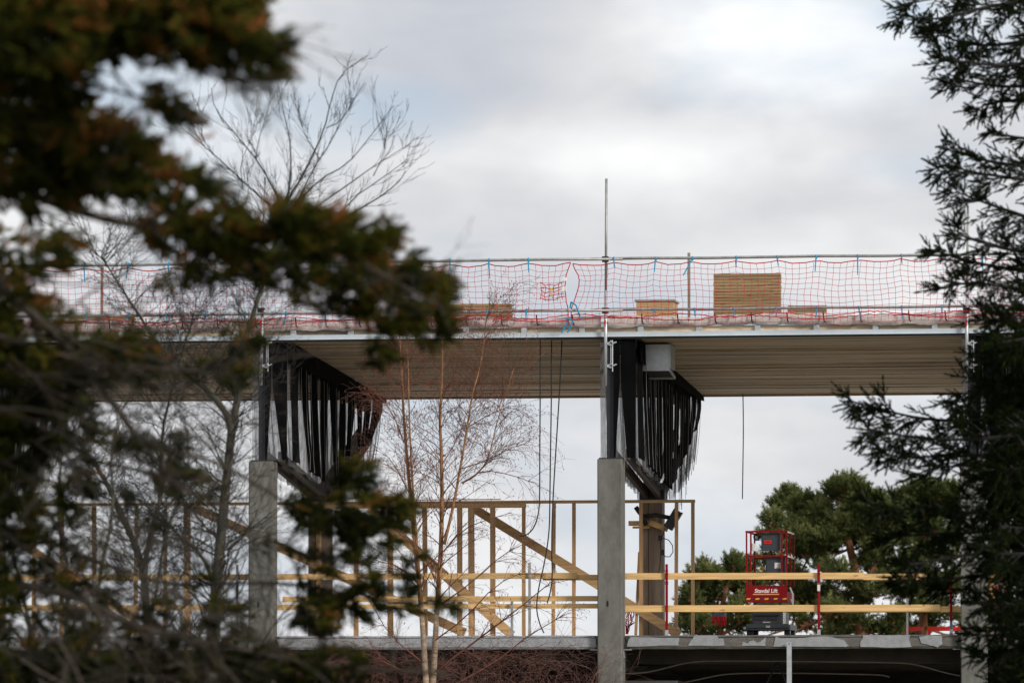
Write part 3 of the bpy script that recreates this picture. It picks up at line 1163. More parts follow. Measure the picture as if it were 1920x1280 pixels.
# ------------------------------------------------------------------ tarpaulin roll along the roof edge
def tarpaulin(x0, x1, label, hooks, seed):
    r = random.Random(seed)
    ua, ub = at(x0, 600, 0).x, at(x1, 600, 0).x
    zt, zb = at(1137, 592, WN + 0.04).z, at(1137, 612, WN + 0.04).z
    t = thing('tarpaulin', label, 'tarpaulin', ((ua + ub) / 2, WN, zb), group='tarpaulin strips rolled along the roof edge')
    hu = sorted([at(h, 600, 0).x for h in hooks])
    m = MB()
    n = int((ub - ua) / 0.06)
    for i in range(n + 1):
        u = ua + (ub - ua) * i / n
        d = min([abs(u - h) for h in hu] + [0.33])
        lob = 0.045 * math.sin(math.pi * min(1, d / 0.66 + 0.0)) + 0.02 * math.sin(u * 1.1 + seed)
        low = zb + 0.03 - lob * 0.9 + r.uniform(-0.006, 0.006)
        top = zt + 0.03 * math.sin(u * 1.9 + seed) + 0.012 * math.sin(u * 7)
        puff = 0.035 + 0.015 * math.sin(u * 5.1 + seed)
        wq = -0.06
        for q in range(7):
            s = q / 6
            m.v.append((u, wq - puff * math.sin(math.pi * s) ** 0.7 - 0.012 * math.sin(u * 23 + s * 9), top + (low - top) * s))
    for i in range(n):
        for q in range(6):
            m.f.append((i * 7 + q, i * 7 + q + 1, (i + 1) * 7 + q + 1, (i + 1) * 7 + q))
    obj('cloth', m, M['tarp'], t, smooth=True)
    for h in hu:
        m = MB()
        m.bar((h, -0.165, zt + 0.03), (h + 0.015, -0.17, zb + 0.06), 0.022, 0.012, (0, 1, 0))
        m.bar((h + 0.015, -0.17, zb + 0.06), (h + 0.04, -0.155, zb + 0.035), 0.022, 0.012, (0, 1, 0))
        obj('black_hook', m, M['black_rubber'], t)


tarpaulin(-40, 1128, 'pale tarpaulin strip with scalloped lower edge, seen past the conifer', [145, 208, 277, 345, 410, 482, 557, 613, 676, 745, 810, 876, 942, 1008, 1075], 1)
tarpaulin(1142, 1990, 'pinkish tarpaulin strip below the board stack', [1205, 1272, 1342, 1410, 1477, 1545, 1614, 1705, 1773, 1842], 2)

# ------------------------------------------------------------------ boxes and boards on the roof
def roof_z(w):
    return zs(w) + 0.20


def board_stack(xa, xb, yt, yb, w, label, depth=0.2):
    a, b = at(xa, yb, w), at(xb, yt, w)
    z0 = roof_z(w)
    t = thing('board_stack', label, 'board stack', ((a.x + b.x) / 2, w, z0), group='stacks of boards on the roof')
    h = b.z - z0
    n = max(3, int(h / 0.055))
    r = random.Random(int(xa))
    for k in range(n):
        m = MB()
        jx, jw = r.uniform(-0.006, 0.006), r.uniform(-0.008, 0.008)
        m.box(a.x + jx, b.x + jx, w + jw, w + depth, z0 + h * k / n + 0.008, z0 + h * (k + 1) / n)
        obj('board', m, M['stack'], t)


board_stack(1338, 1463, 512, 600, 4.0, 'big square stack of brown boards behind the red net', 0.22)
board_stack(1477, 1549, 572, 600, 4.2, 'low stack of brown boards beside the big square stack')
board_stack(838, 958, 569, 600, 4.0, 'low wide board stack at the edge of the conifer branches')
board_stack(130, 250, 590, 610, 3.0, 'low board stack seen through the conifer branches by the thin post')

w = 3.0
a, b = at(1193, 600, w), at(1262, 562, w)
t = thing('plywood_box', 'small plywood box with thin lid on the roof beside the tall pole', 'box', ((a.x + b.x) / 2, w, roof_z(w)))
m = MB()
m.box(a.x, b.x, w, w + 0.75, roof_z(w), b.z - 0.022)
obj('box_body', m, M['ply'], t)
m = MB()
m.box(a.x - 0.03, b.x + 0.03, w - 0.03, w + 0.78, b.z - 0.02, b.z + 0.012)
obj('lid', m, M['galv_dull'], t)
for (x, yt, yb, w, lab) in ((1292, 474, 598, 6.0, 'thin grey post between the plywood box and the big board stack'), (191, 498, 600, 6.0, 'thin post seen through the net behind the conifer')):
    a, b = at(x, yb, w), at(x, yt, w)
    m = MB()
    m.box(a.x - 0.025, a.x + 0.025, w - 0.025, w + 0.025, roof_z(w) - 0.04, b.z, 0.006)
    solo('roof_post', m, M['glulam'], lab, 'post', (a.x, w, roof_z(w)), group='thin posts on the roof')
w = 6
a, b = at(1805, 590, w), at(1850, 565, w)
m = MB()
m.extrude([Vector((a.x, w, roof_z(w))), Vector((b.x, w, roof_z(w))), Vector((b.x, w, b.z)), Vector((a.x + 0.05, w, b.z)), Vector((a.x, w, b.z - 0.05))], (0, 0.6, 0))
solo('roof_hatch', m, M['pale_metal'], 'pale low roof hatch behind the pole by the spruce', 'hatch', ((a.x + b.x) / 2, w, roof_z(w)))

# ------------------------------------------------------------------ hanging cables
CABLES = [
    ([(1013, 632), (1013, 740), (1012, 850), (1012, 930), (1010, 965), (1000, 992), (985, 1004), (973, 1004)], 'black cable ending in a loose curl over the timber brace'),
    ([(1034, 632), (1034, 740), (1032, 860), (1031, 940), (1030, 1000), (1020, 1060), (1010, 1100), (1005, 1140), (1012, 1170), (1020, 1186)], 'middle of the three black cables hanging from the roof'),
    ([(1054, 632), (1050, 720), (1045, 800), (1040, 880), (1036, 950), (1034, 1030), (1036, 1080), (1032, 1110), (1026, 1130)], 'black cable nearest the concrete column, slanting inwards'),
    ([(1393, 738), (1394, 800), (1393, 870), (1392, 935)], 'single thin black cable hanging above the scissor lift'),
]
for k, (pts, lab) in enumerate(CABLES):
    m = MB()
    w = 0.35 if k < 3 else 9.5
    P = [at(x, y, w) for x, y in pts]
    # smooth the polyline
    for _ in range(2):
        Q = [P[0]]
        for i in range(len(P) - 1):
            Q += [P[i].lerp(P[i + 1], 0.25), P[i].lerp(P[i + 1], 0.75)]
        P = Q + [P[-1]]
    if k < 3:
        P[0].z = zs(w) + 0.02
    m.tube(P, 0.0125 if k < 3 else 0.011, 6)
    solo('hanging_cable', m, M['black_rubber'], lab, 'cable', P[-1], group='black cables hanging from the roof', smooth=True)
for k, (pts, lab) in enumerate((
        ([(1172, 1262), (1205, 1261), (1240, 1254), (1280, 1243), (1310, 1239), (1340, 1238), (1500, 1239), (1680, 1241), (1720, 1245), (1770, 1260), (1800, 1266)], 'upper grey hose slung below the floor slab'),
        ([(1276, 1280), (1310, 1273), (1350, 1264), (1390, 1261), (1500, 1261), (1600, 1263), (1650, 1264), (1668, 1268)], 'lower grey hose slung below the floor slab'))):
    m = MB()
    w = 0.8 + k * 0.5
    P = [at(x, y, w) for x, y in pts]
    for _ in range(2):
        Q = [P[0]]
        for i in range(len(P) - 1):
            Q += [P[i].lerp(P[i + 1], 0.25), P[i].lerp(P[i + 1], 0.75)]
        P = Q + [P[-1]]
    m.tube(P, 0.014, 6)
    solo('slung_hose', m, M['hose'], lab, 'hose', P[0], group='hoses slung below the slab', smooth=True)

# ------------------------------------------------------------------ steel prop and dark lower-storey bits
a, b = at(1480, 1300, 0.05), at(1480, 1203, 0.05)
t = thing('steel_prop', 'upright galvanised steel prop standing before the patched slab edge', 'prop', (a.x, 0.05, 0))
m = MB()
m.box(a.x - 0.042, a.x + 0.042, 0.03, 0.045, 0, b.z)
m.box(a.x - 0.042, a.x - 0.034, 0.045, 0.10, 0, b.z)
m.box(a.x + 0.034, a.x + 0.042, 0.045, 0.10, 0, b.z)
obj('channel', m, M['galv'], t)
m = MB()
m.tube([Vector((a.x, 0.024, b.z - 0.03)), Vector((a.x, 0.031, b.z - 0.03))], 0.011, 8)
obj('bolt', m, M['dark_metal'], t)
a, b = at(1172, 1300, 1.5), at(1271, 1275, 1.5)
m = MB()
m.box(a.x, b.x, 1.5, 2.3, 0, b.z)
solo('grey_cabin', m, M['galv_dull'], 'grey box standing under the slab beside the central column', 'cabin', ((a.x + b.x) / 2, 1.5, 0))
m = MB()
r = random.Random(2)
for x0 in (1448, 1466):
    P = [at(1458 + (x0 - 1458) * s * 2, 1238 + 42 * s, 1.0) for s in (0, 0.3, 0.6, 1.0, 1.6)]
    m.tube(P, 0.016, 5)
m.tube([at(1447 + 3 * k, 1256 - 4 * math.sin(k / 7 * math.pi), 1.0) for k in range(8)], 0.02, 5)
a = at(1458, 1238, 1.0)
solo('hanging_sling', m, M['black_rubber'], 'black sling looped over the hose under the slab', 'sling', a)

# ------------------------------------------------------------------ timber stud walls standing on the slab
def stud_wall(label, w, plate, studs, braces, extra=()):
    """plate: (x0, x1, ytop at x=1000, ybottom); studs: (x, width px, ytop)"""
    a = at(plate[0], plate[2], w)
    b = at(plate[1], plate[2], w)
    zt, zb = at(1000, plate[2], w).z, at(1000, plate[3], w).z
    t = thing('stud_wall', label, 'stud wall', ((a.x + b.x) / 2, w, SLAB_TOP), group='timber stud walls')
    m = MB()
    m.box(a.x, b.x, w - 0.06, w + 0.06, zb, zt)
    obj('top_plate', m, M['wood_d'], t)
    ex = at(1000, 1186, w)
    for (x, pw) in studs:
        c = at(x, 1050, w)
        h = pw / 105.0 / 2
        m = MB()
        lean = random.Random(x).uniform(-0.01, 0.01)
        m.bar((c.x + lean, w, SLAB_TOP), (c.x - lean, w, zb - 0.002), 0.11, h * 2, (1, 0, 0))
        obj('stud', m, M['wood_z'], t)
    for (xa, ya, xb, yb, th) in braces:
        p, q = at(xa, ya, w - 0.115), at(xb, yb, w - 0.115)
        m = MB()
        m.bar(p, q, 0.045, th, (0, 0, 1))
        obj('brace', m, M['wood_d'], t)
    for (xa, xb, ya, yb) in extra:
        p, q = at(xa, yb, w), at(xb, ya, w)
        m = MB()
        m.box(p.x, q.x, w - 0.05, w + 0.05, p.z, q.z)
        obj('spacer', m, M['wood_d'], t)
    return t


stud_wall('long timber stud wall with open end at the tall stud beside the lift', 4.6, (60, 1303, 938, 943.5),
          [(64, 6), (116, 7), (177, 7), (255, 6), (310, 6), (351, 12), (1038, 6), (1076, 6), (1202, 7), (1268, 6), (1299, 6)],
          [(884, 950, 1274, 1190, 0.165), (-10, 985, 252, 1158, 0.16), (363, 951, 872, 1186, 0.17)])
stud_wall('timber stud wall with thick top plate behind the birch trunks', 3.6, (560, 986, 944, 951),
          [(598, 8), (668, 8), (732, 10), (797, 8), (862, 9), (884, 11), (924, 9), (982, 6)],
          [(692, 952, 960, 1190, 0.17)], [(700, 938, 935, 938)])
# board leaning on the timber column
m = MB()
p, q = at(1192, 1189, 4.4), at(1199, 1035, 4.9)
m.bar(p, q, 0.05, 0.05, (1, 0, 0))
solo('leaning_board', m, M['wood_z'], 'thin pale board leaning against the brown timber column', 'board', p)
# timber collar and lamp at the column head
w = 4.95
t = thing('timber_collar', 'short timbers clamped round the brown column below the netting', 'timber collar', at(1210, 990, w))
a, b = at(1179, 985, w), at(1216, 976, w)
m = MB()
m.box(a.x, b.x, w - 0.05, w + 0.09, a.z, b.z)
obj('crosspiece', m, M['wood_u'], t)
a, b = at(1186, 990, w), at(1218, 986, w)
m = MB()
m.box(a.x, b.x, w, w + 0.09, a.z, b.z)
obj('crosspiece', m, M['wood_u'], t)
m = MB()
m.bar(at(1218, 979, w - 0.1), at(1252, 992, w - 0.1), 0.09, 0.10)
obj('crosspiece', m, M['wood_u'], t)
m = MB()
m.bar(at(1230, 962, w - 0.1), at(1230, 978, w - 0.1), 0.05, 0.045, (1, 0, 0))
obj('upright', m, M['wood_z'], t)
t = thing('work_lamp', 'black work lamp tilted on its arm beside the column head', 'lamp', at(1262, 972, w))
m = MB()
c0, c1 = at(1252, 990, w - 0.2), at(1272, 957, w - 0.2)
m.bar(c0, c1, 0.14, 0.17, (1, 0, 0.6))
obj('lamp_head', m, M['dark_metal'], t)
m = MB()
m.bar(c0 + Vector((0.075, -0.002, -0.035)), c1 + Vector((0.075, -0.002, -0.035)), 0.13, 0.02, (1, 0, 0.6))
obj('lamp_back', m, M['glulam'], t)
m = MB()
m.tube([at(1192, 950, w - 0.3), at(1199, 960, w - 0.3), at(1206, 968, w - 0.3), at(1212, 984, w - 0.3)], 0.045, 8)
m.tube([at(1206, 968, w - 0.3), at(1230, 965, w - 0.3), at(1255, 970, w - 0.25)], 0.04, 8)
obj('lamp_arm', m, M['black_rubber'], t, smooth=True)
m = MB()
P = [(1246, 990), (1244, 1000), (1240, 1008), (1238, 1020), (1240, 1036), (1248, 1043), (1256, 1043), (1262, 1034), (1261, 1022), (1254, 1012), (1243, 1008), (1239, 1012)]
m.tube([at(x, y, w - 0.2) for x, y in P], 0.009, 5)
m.tube([at(1239, 1038, w - 0.2), at(1237, 1060, w - 0.2), at(1235, 1075, w - 0.2)], 0.007, 5)
obj('lamp_cable', m, M['black_rubber'], t)
m = MB()
for (x, y) in ((1238, 1008), (1242, 1035)):
    c = at(x, y, w - 0.2)
    m.box(c.x - 0.035, c.x + 0.035, c.y - 0.03, c.y + 0.03, c.z - 0.05, c.z + 0.05, 0.012)
obj('plug', m, M['black_rubber'], t)

# ------------------------------------------------------------------ guard rails of planks on posts
WP = 0.50


def guard_rail(label, planks, posts, base_x):
    t = thing('guard_rail', label, 'guard rail', (at(base_x, 1190, WP).x, WP, SLAB_TOP), group='plank guard rails on the slab edge')
    for (xa, xb, ya, yb, dw) in planks:
        ref = 1146
        za, zb = at((xa + xb) / 2, yb, WP + dw).z, at((xa + xb) / 2, ya, WP + dw).z
        ua, ub = at(xa, 1100, WP + dw).x, at(xb, 1100, WP + dw).x
        m = MB()
        rp_ = random.Random(int(xa + ya))
        zq = [(za + zb) / 2 + rp_.uniform(-0.008, 0.008) for _ in range(2)]
        m.bar((ua, WP + dw, zq[0]), (ub, WP + dw, zq[1]), 0.032, zb - za)
        obj('plank', m, M['wood_u'], t)
    for (x, yt, mk) in posts:
        c = at(x, yt, WP - 0.05)
        m = MB()
        foot = SLAB_TOP + 0.10
        m.box(c.x - 0.022, c.x + 0.022, WP - 0.075, WP - 0.03, foot, c.z, 0.006)
        p = obj('guard_post', m, M[mk], t)
        m = MB()
        m.box(c.x - 0.027, c.x + 0.027, WP - 0.08, WP - 0.025, SLAB_TOP, foot)
        if mk == 'red_paint':
            obj('post_foot', m, M['galv'], p, t)
            m = MB()
            zz = at(x, 1100 if x == 1535 else 1172, WP).z
            m.box(c.x - 0.0235, c.x + 0.0235, WP - 0.0765, WP - 0.0285, zz - 0.07, zz + 0.07)
            if x != 1250:
                obj('post_band', m, M['white'] if x == 1535 else M['label_blue'], p, t)
            m = MB()
            for dz in (0.13, 0.18, 0.33, 0.36):
                m.box(c.x - 0.028, c.x + 0.028, WP - 0.082, WP - 0.02, c.z - dz, c.z - dz + 0.02)
            obj('post_collar', m, M['red_paint'], p, t)
        else:
            obj('post_foot', m, M['galv_dull'], p, t)


guard_rail('plank guard rail on red posts in front of the scissor lift',
           [(1160, 1620, 1073, 1085, 0), (1560, 1738, 1075, 1086.5, 0.035), (1160, 1763, 1133.5, 1146, 0), (1540, 1850, 1136, 1147, 0.035)],
           [(1250, 1057, 'red_paint'), (1535, 1057, 'red_paint'), (1783, 1080, 'red_paint')], 1480)
guard_rail('plank guard rail on grey posts behind the bare birch',
           [(-60, 1082, 1075, 1086, 0), (1018, 1135, 1076, 1086.5, 0.035), (530, 1135, 1117, 1127, 0.06), (-60, 600, 1133, 1143, 0), (560, 1135, 1132, 1141, 0.035)],
           [(177, 1085, 'galv_dull'), (445, 1058, 'galv_dull'), (960, 1127, 'galv_dull'), (993, 1054, 'galv_dull')], 700)
guard_rail('plank guard rail behind the dark spruce',
           [(1815, 2100, 1136, 1147, 0), (1815, 2100, 1075, 1086, 0)],
           [(1868, 1098, 'red_paint'), (2040, 1080, 'red_paint')], 1900)
m = MB()
m.bar(at(1845, 1088, 1.2), at(1905, 1180, 1.2), 0.05, 0.22)
m2 = MB()
t = thing('stair_stringer', 'slanting brown timber boards beside the column by the spruce', 'timber', at(1905, 1190, 1.2))
obj('stringer', m, M['wood_d'], t)
for k in range(3):
    m = MB()
    m.bar(at(1880, 1100 + 26 * k, 1.4), at(1905, 1112 + 26 * k, 1.4), 0.25, 0.04)
    obj('step', m, M['wood_d'], t)
c = at(1701, 1120, 1.0)
m = MB()
m.box(c.x - 0.018, c.x + 0.018, 0.98, 1.02, SLAB_TOP, c.z, 0.006)
solo('grey_post', m, M['galv'], 'short pale post beside the red barrier, under the spruce branch', 'post', (c.x, 1.0, SLAB_TOP))

# red trestles lying on the slab
for (xa, xb, leg, lab, leg2) in ((1697, 1729, 1699, 'short bright red trestle beside the pale post', 1726), (1738, 1806, 1742, 'long bright red trestle next to the column by the spruce', 1800)):
    w = 1.1
    a, b = at(xa, 1182, w), at(xb, 1174.5, w)
    t = thing('red_trestle', lab, 'trestle', ((a.x + b.x) / 2, w, SLAB_TOP), group='red trestles on the slab')
    m = MB()
    m.box(a.x, b.x, w, w + 0.07, a.z, b.z)
    obj('top_bar', m, M['bright_red'], t)
    for q, mk in ((leg, 'bright_red'), (leg2, 'dark_metal')):
        c = at(q, 1180, w)
        m = MB()
        m.bar((c.x, w + 0.03, SLAB_TOP), (c.x + (0.0 if mk == 'bright_red' else -0.08), w + 0.03, a.z - 0.001), 0.035, 0.05, (1, 0, 0))
        obj('leg', m, M[mk], t)

# tool bag hanging behind the rail, red cord bundle beside the column
w = 1.5
c = at(1348, 1152, w)
t = thing('tool_bag', 'blue and red tool bag hanging behind the lower plank', 'tool bag', at(1348, 1172, w))
m = MB()
a, b = at(1335, 1160, w), at(1361, 1147, w)
m.box(a.x, b.x, w, w + 0.15, a.z, b.z, 0.03)
obj('bag_body', m, M['grey_panel'], t)
m = MB()
r = random.Random(4)
for k in range(9):
    x = 1338 + 2.6 * k
    m.tube([at(x, 1156, w - 0.02), at(x + r.uniform(-3, 3), 1163, w - 0.06), at(x + r.uniform(-4, 4), 1163 + r.uniform(1, 11), w - 0.04)], 0.02, 5)
obj('red_straps', m, M['red_paint'], t)
m = MB()
for x in (1337, 1358):
    m.tube([at(x, 1148, w), at(x, 1139, w - 0.3), at(x, 1134, WP + 0.05)], 0.008, 4)
obj('strap', m, M['black_rubber'], t)
m = MB()
w = 0.9
r = random.Random(14)
for k in range(12):
    x = 1171 + 1.6 * k
    m.tube([at(x, 1146, w), at(x + r.uniform(-4, 4), 1152, w + r.uniform(-.1, .1)), at(x + r.uniform(-5, 5), 1158 + r.uniform(0, 5), w), at(x + r.uniform(-6, 4), 1166, w), at(1176 + r.uniform(-3, 6), 1176, w), at(1175 + r.uniform(-2, 4), 1188, w)], 0.007, 4)
solo('cord_bundle', m, M['red_paint'], 'tangled dark red cord bundle beside the central column', 'cord', at(1178, 1188, w))

# ------------------------------------------------------------------ scissor lift
w = 2.6
L0, L1 = at(1398, 1187, w).x, at(1480, 1187, w).x
def Z(y):
    return at(1440, y, w).z
def X(x):
    return at(x, 1100, w).x
t = thing('scissor_lift', 'small red scissor lift with grey control boxes standing on the slab', 'scissor lift', ((L0 + L1) / 2, w, SLAB_TOP))
LD = 1.35                                                     # platform length into the building
m = MB()
m.box(X(1398), X(1481), w, w + LD, Z(1180), Z(1170), 0.02)
m.box(X(1400), X(1479), w - 0.03, w, Z(1176), Z(1169))
ch = obj('chassis', m, M['dark_metal'], t)
m = MB()
m.box(X(1436), X(1444), w - 0.034, w - 0.0305, Z(1176), Z(1172))
obj('plate', m, M['galv_dull'], ch, t)
for x in (1404, 1474):
    for dw in (0.2, LD - 0.2):
        m = MB()
        c = Vector((X(x), w + dw, SLAB_TOP + 0.09))
        m.tube([c - Vector((0.05, 0, 0)), c + Vector((0.05, 0, 0))], 0.09, 14)
        wh = obj('wheel', m, M['black_rubber'], t)
        m = MB()
        s = -1 if x < 1440 else 1
        m.tube([c + Vector((s * 0.05, 0, 0)), c + Vector((s * 0.058, 0, 0))], 0.05, 10)
        obj('hub', m, M['galv_dull'], wh, t)
m = MB()
m.box(X(1409), X(1467), w + 0.02, w + LD - 0.1, Z(1169), Z(1146), 0.03)
obj('housing', m, M['dark_metal'], t)
m = MB()
for (x, y) in ((1424, 1158), (1448, 1158)):
    c = at(x, y, w + 0.01)
    m.box(c.x - 0.09, c.x + 0.09, w + 0.004, w + 0.018, c.z - 0.035, c.z + 0.035)
m.tube([Vector((X(1416), w, Z(1152))), Vector((X(1460), w, Z(1152)))], 0.022, 8)
obj('hydraulic_unit', m, M['black_rubber'], t)
m = MB()
m.box(X(1430), X(1444), w + 0.006, w + 0.018, Z(1167), Z(1164.5))
obj('nameplate', m, M['galv_dull'], t)
for k in range(4):
    m = MB()
    za, zb = Z(1146 - 5 * k) , Z(1141 - 5 * k)
    for x in (1413, 1462):
        s = 1 if k % 2 else -1
        m.bar((X(x), w + LD / 2 - s * 0.55, za), (X(x), w + LD / 2 + s * 0.55, zb), 0.03, 0.045)
    obj('scissor_arm', m, M['dark_metal'], t)
m = MB()
for k in range(3):
    m.bar((X(1468), w + 0.05, Z(1168 - 7 * k)), (X(1472), w + 0.05, Z(1162 - 7 * k)), 0.02, 0.02)
    m.bar((X(1472), w + 0.05, Z(1168 - 7 * k)), (X(1468), w + 0.05, Z(1162 - 7 * k)), 0.02, 0.02)
obj('ladder', m, M['white'], t)
# red platform skirt
m = MB()
m.box(X(1399), X(1476), w - 0.02, w + 0.0, Z(1128), Z(1097))
m.box(X(1476) - 0.015, X(1476), w, w + LD, Z(1126), Z(1108))
m.box(X(1399), X(1399) + 0.015, w, w + LD, Z(1126), Z(1108))
m.box(X(1399), X(1476), w + LD, w + LD + 0.02, Z(1126), Z(1108))
sk = obj('platform_skirt', m, M['red_paint'], t)
m = MB()
m.box(X(1399) + 0.016, X(1476) - 0.016, w + 0.001, w + LD - 0.001, Z(1127), Z(1124))
obj('platform_deck', m, M['dark_metal'], t)
m = MB()
m.box(X(1412), X(1461), w - 0.024, w - 0.0205, Z(1114.5), Z(1112.5))
obj('yellow_line', m, M['yellow'], sk, t)
for k in range(9):
    m = MB()
    x0 = 1399 + 8.5 * k
    ring = [Vector((X(min(x0 + dx, 1476)), w - 0.023, Z(y))) for dx, y in ((0, 1123.5), (7, 1123.5), (9, 1120.5), (2, 1120.5))]
    m.extrude(ring, (0, 0.002, 0))
    obj('hazard_stripe', m, M['yellow'] if k % 2 == 0 else M['dark_metal'], sk, t)
# lettering on the skirt
cu_ = bpy.data.curves.new('lettering', 'FONT')
cu_.body = 'Stavdal Lift'
cu_.size = 0.098
cu_.shear = 0.12
cu_.offset = 0.0028
cu_.extrude = 0.001
cu_.space_character = 0.98
cu_.align_x = 'CENTER'
cu_.materials.append(M['white'])
tmp = bpy.data.objects.new('lettering', cu_)
COL.objects.link(tmp)
lme = bpy.data.meshes.new_from_object(tmp.evaluated_get(bpy.context.evaluated_depsgraph_get()))
bpy.data.objects.remove(tmp)
lo = bpy.data.objects.new('lettering', lme)
COL.objects.link(lo)
lo.parent = sk
lo.location = Vector((X(1436.5), w - 0.0225, Z(1110.3))) - BASE[t.name]
lo.rotation_euler = (math.pi / 2, 0, 0)
# guard rails of the platform
XL, XR = X(1399) + 0.02, X(1477) - 0.02
rails = [((1096, 996), XL), ((1096, 996), XR)]
for (xp, dw) in ((1400, 0), (1408, 0), (1466, 0), (1475, 0), (1401, LD), (1475, LD), (1401, LD * .5), (1475, LD * .5)):
    m = MB()
    m.box(X(xp) - 0.014, X(xp) + 0.014, w + dw - 0.014, w + dw + 0.014, Z(1097) + 0.001, Z(997) - 0.001)
    obj('rail_post', m, M['red_paint'], t)
for y in (996, 1042):
    m = MB()
    m.box(X(1398), X(1477), w - 0.016, w + 0.016, Z(y + 1.6), Z(y - 1.6))
    obj('cross_rail', m, M['red_paint'], t)
    m = MB()
    m.box(X(1398), X(1477), w + LD - 0.016, w + LD + 0.016, Z(y + 1.6), Z(y - 1.6))
    obj('cross_rail', m, M['red_paint'], t)
    for x in (1401, 1475):
        m = MB()
        m.box(X(x) - 0.015, X(x) + 0.015, w + 0.017, w + LD - 0.017, Z(y + 1.6), Z(y - 1.4))
        obj('side_rail', m, M['white'] if x > 1440 else M['red_paint'], t)  # right rails are red; the white is their highlight put into the colour
m = MB()
m.box(X(1427), X(1463), w + 0.05, w + 0.25, Z(1031), Z(999), 0.02)
cb = obj('control_box', m, M['grey_panel'], t)
m = MB()
m.box(X(1433), X(1446), w + 0.042, w + 0.049, Z(1018), Z(1012))
obj('red_label', m, M['bright_red'], cb, t)
m = MB()
for k in range(4):
    m.box(X(1435.5 + 2.4 * k), X(1436.8 + 2.4 * k), w + 0.0405, w + 0.0418, Z(1016.5), Z(1013.5))
obj('label_print', m, M['red_paint'], cb, t)
m = MB()
m.box(X(1435), X(1473), w + 0.05, w + 0.3, Z(1085), Z(1042), 0.02)
cb = obj('battery_box', m, M['grey_panel'], t)
m = MB()
m.box(X(1452), X(1463), w + 0.042, w + 0.049, Z(1065), Z(1054))
lb = obj('white_label', m, M['white'], cb, t)
m = MB()
m.box(X(1455), X(1462), w + 0.040, w + 0.0418, Z(1064.4), Z(1063))
m.tube([(X(1459.5) + 0.018 * math.cos(q), w + 0.041, Z(1059.5) + 0.018 * math.sin(q)) for q in [k * math.pi / 5 for k in range(11)]], 0.004, 4, False)
obj('label_print', m, M['red_paint'], cb, t)
m = MB()
m.box(X(1409), X(1417), w + 0.06, w + 0.16, Z(1032), Z(1018), 0.01)
obj('document_holder', m, M['white'], t)
m = MB()
m.tube([(X(1403), w + .05, Z(1043)), (X(1406), w + .05, Z(1046)), (X(1409), w + .05, Z(1056))], 0.012, 6)
obj('white_hose', m, M['white'], t)
m = MB()
m.tube([(X(1477), w + .4, Z(1100)), (X(1482), w + .4, Z(1112)), (X(1482), w + .4, Z(1132)), (X(1479), w + .4, Z(1122))], 0.02, 6)
obj('white_hose', m, M['white'], t)
m = MB()
m.bar((X(1424), w + 0.3, Z(1068)), (X(1428), w + 0.3, Z(1060)), 0.05, 0.07)
obj('yellow_handle', m, M['yellow'], t)
m = MB()
for k in range(5):
    m.tube([(X(1412 + 2 * k), w + 0.3, Z(1012)), (X(1410 + 3 * k), w + 0.3, Z(1004 - k)), (X(1418), w + 0.35, Z(1000 + 2 * k))], 0.010, 4)
obj('cable_loom', m, M['black_rubber'], t)

# ------------------------------------------------------------------ trees: shared growth helpers
def rvec(r):
    while True:
        v = Vector((r.uniform(-1, 1), r.uniform(-1, 1), r.uniform(-1, 1)))
        if 0.05 < v.length < 1:
            return v.normalized()


def smooth_line(P, n=1):
    for _ in range(n):
        Q = [P[0]]
        for i in range(len(P) - 1):
            Q += [P[i].lerp(P[i + 1], 0.25), P[i].lerp(P[i + 1], 0.75)]
        P = Q + [P[-1]]
    return P


def grow(m, r, p, d, length, rad, level, arch, wob=0.18, kids=(5, 5, 4, 3), spread=0.75, segs=5, tips=None, minr=0.0022):
    """a wandering branch with side branches; arch > 0 bends up, < 0 droops"""
    pts, rads = [p.copy()], [rad]
    q = p.copy()
    d = d.normalized()
    step = length / segs
    dirs = [d]
    for i in range(segs):
        d = (d + rvec(r) * wob + Vector((0, 0, arch * (i + 1) / segs))).normalized()
        q = q + d * step
        pts.append(q.copy())
        rads.append(max(minr * 0.6, rad * (1 - 0.75 * (i + 1) / segs)))
        dirs.append(d)
    m.tube(pts, rads, 5 if rad > 0.012 else 3, False)
    if tips is not None and level == 0:
        tips.append((q.copy(), d.copy()))
    if level > 0:
        nk = kids[min(level, len(kids)) - 1]
        for k in range(nk):
            f = r.uniform(0.15, 1.0)
            i = min(int(f * segs), segs - 1)
            s = f * segs - i
            b = pts[i].lerp(pts[i + 1], s)
            side = dirs[i].cross(rvec(r))
            if side.length < 0.1:
                continue
            dd = (dirs[i] + side.normalized() * spread * r.uniform(0.6, 1.3)).normalized()
            grow(m, r, b, dd, length * r.uniform(0.35, 0.62) * (1.15 - 0.5 * f), max(minr, rads[i] * 0.55), level - 1, arch, wob, kids, spread, max(3, segs - 1), tips, minr)


# ------------------------------------------------------------------ the birch in front of the building
YB = 96.0
PXM = FPX / YB
r = random.Random(21)
STEMS = [
    ([(806, 1545), (804, 1400), (800, 1290), (794, 1200), (788, 1110), (776, 1000), (767, 900), (758, 800), (753, 700), (748, 610)], 0.068, 0.0),
    ([(808, 1330), (815, 1230), (818, 1160), (826, 1050), (829, 950), (828, 850), (824, 780), (830, 700), (829, 620)], 0.060, 0.25),
    ([(833, 1020), (852, 940), (866, 860), (878, 790), (885, 740), (900, 690), (908, 640), (912, 590)], 0.028, 0.35),
    ([(786, 1080), (780, 1000), (773, 900), (768, 800), (766, 720), (764, 650)], 0.030, -0.2),
    ([(866, 905), (890, 893), (912, 868), (922, 835), (932, 790), (950, 735), (963, 690)], 0.018, 0.6),
]
t = thing('birch_tree', 'bare birch with orange stems and fine reddish twigs before the slab', 'tree', far(806, 1365 + 1.6 * PXM, YB), 'W')
LINES = []
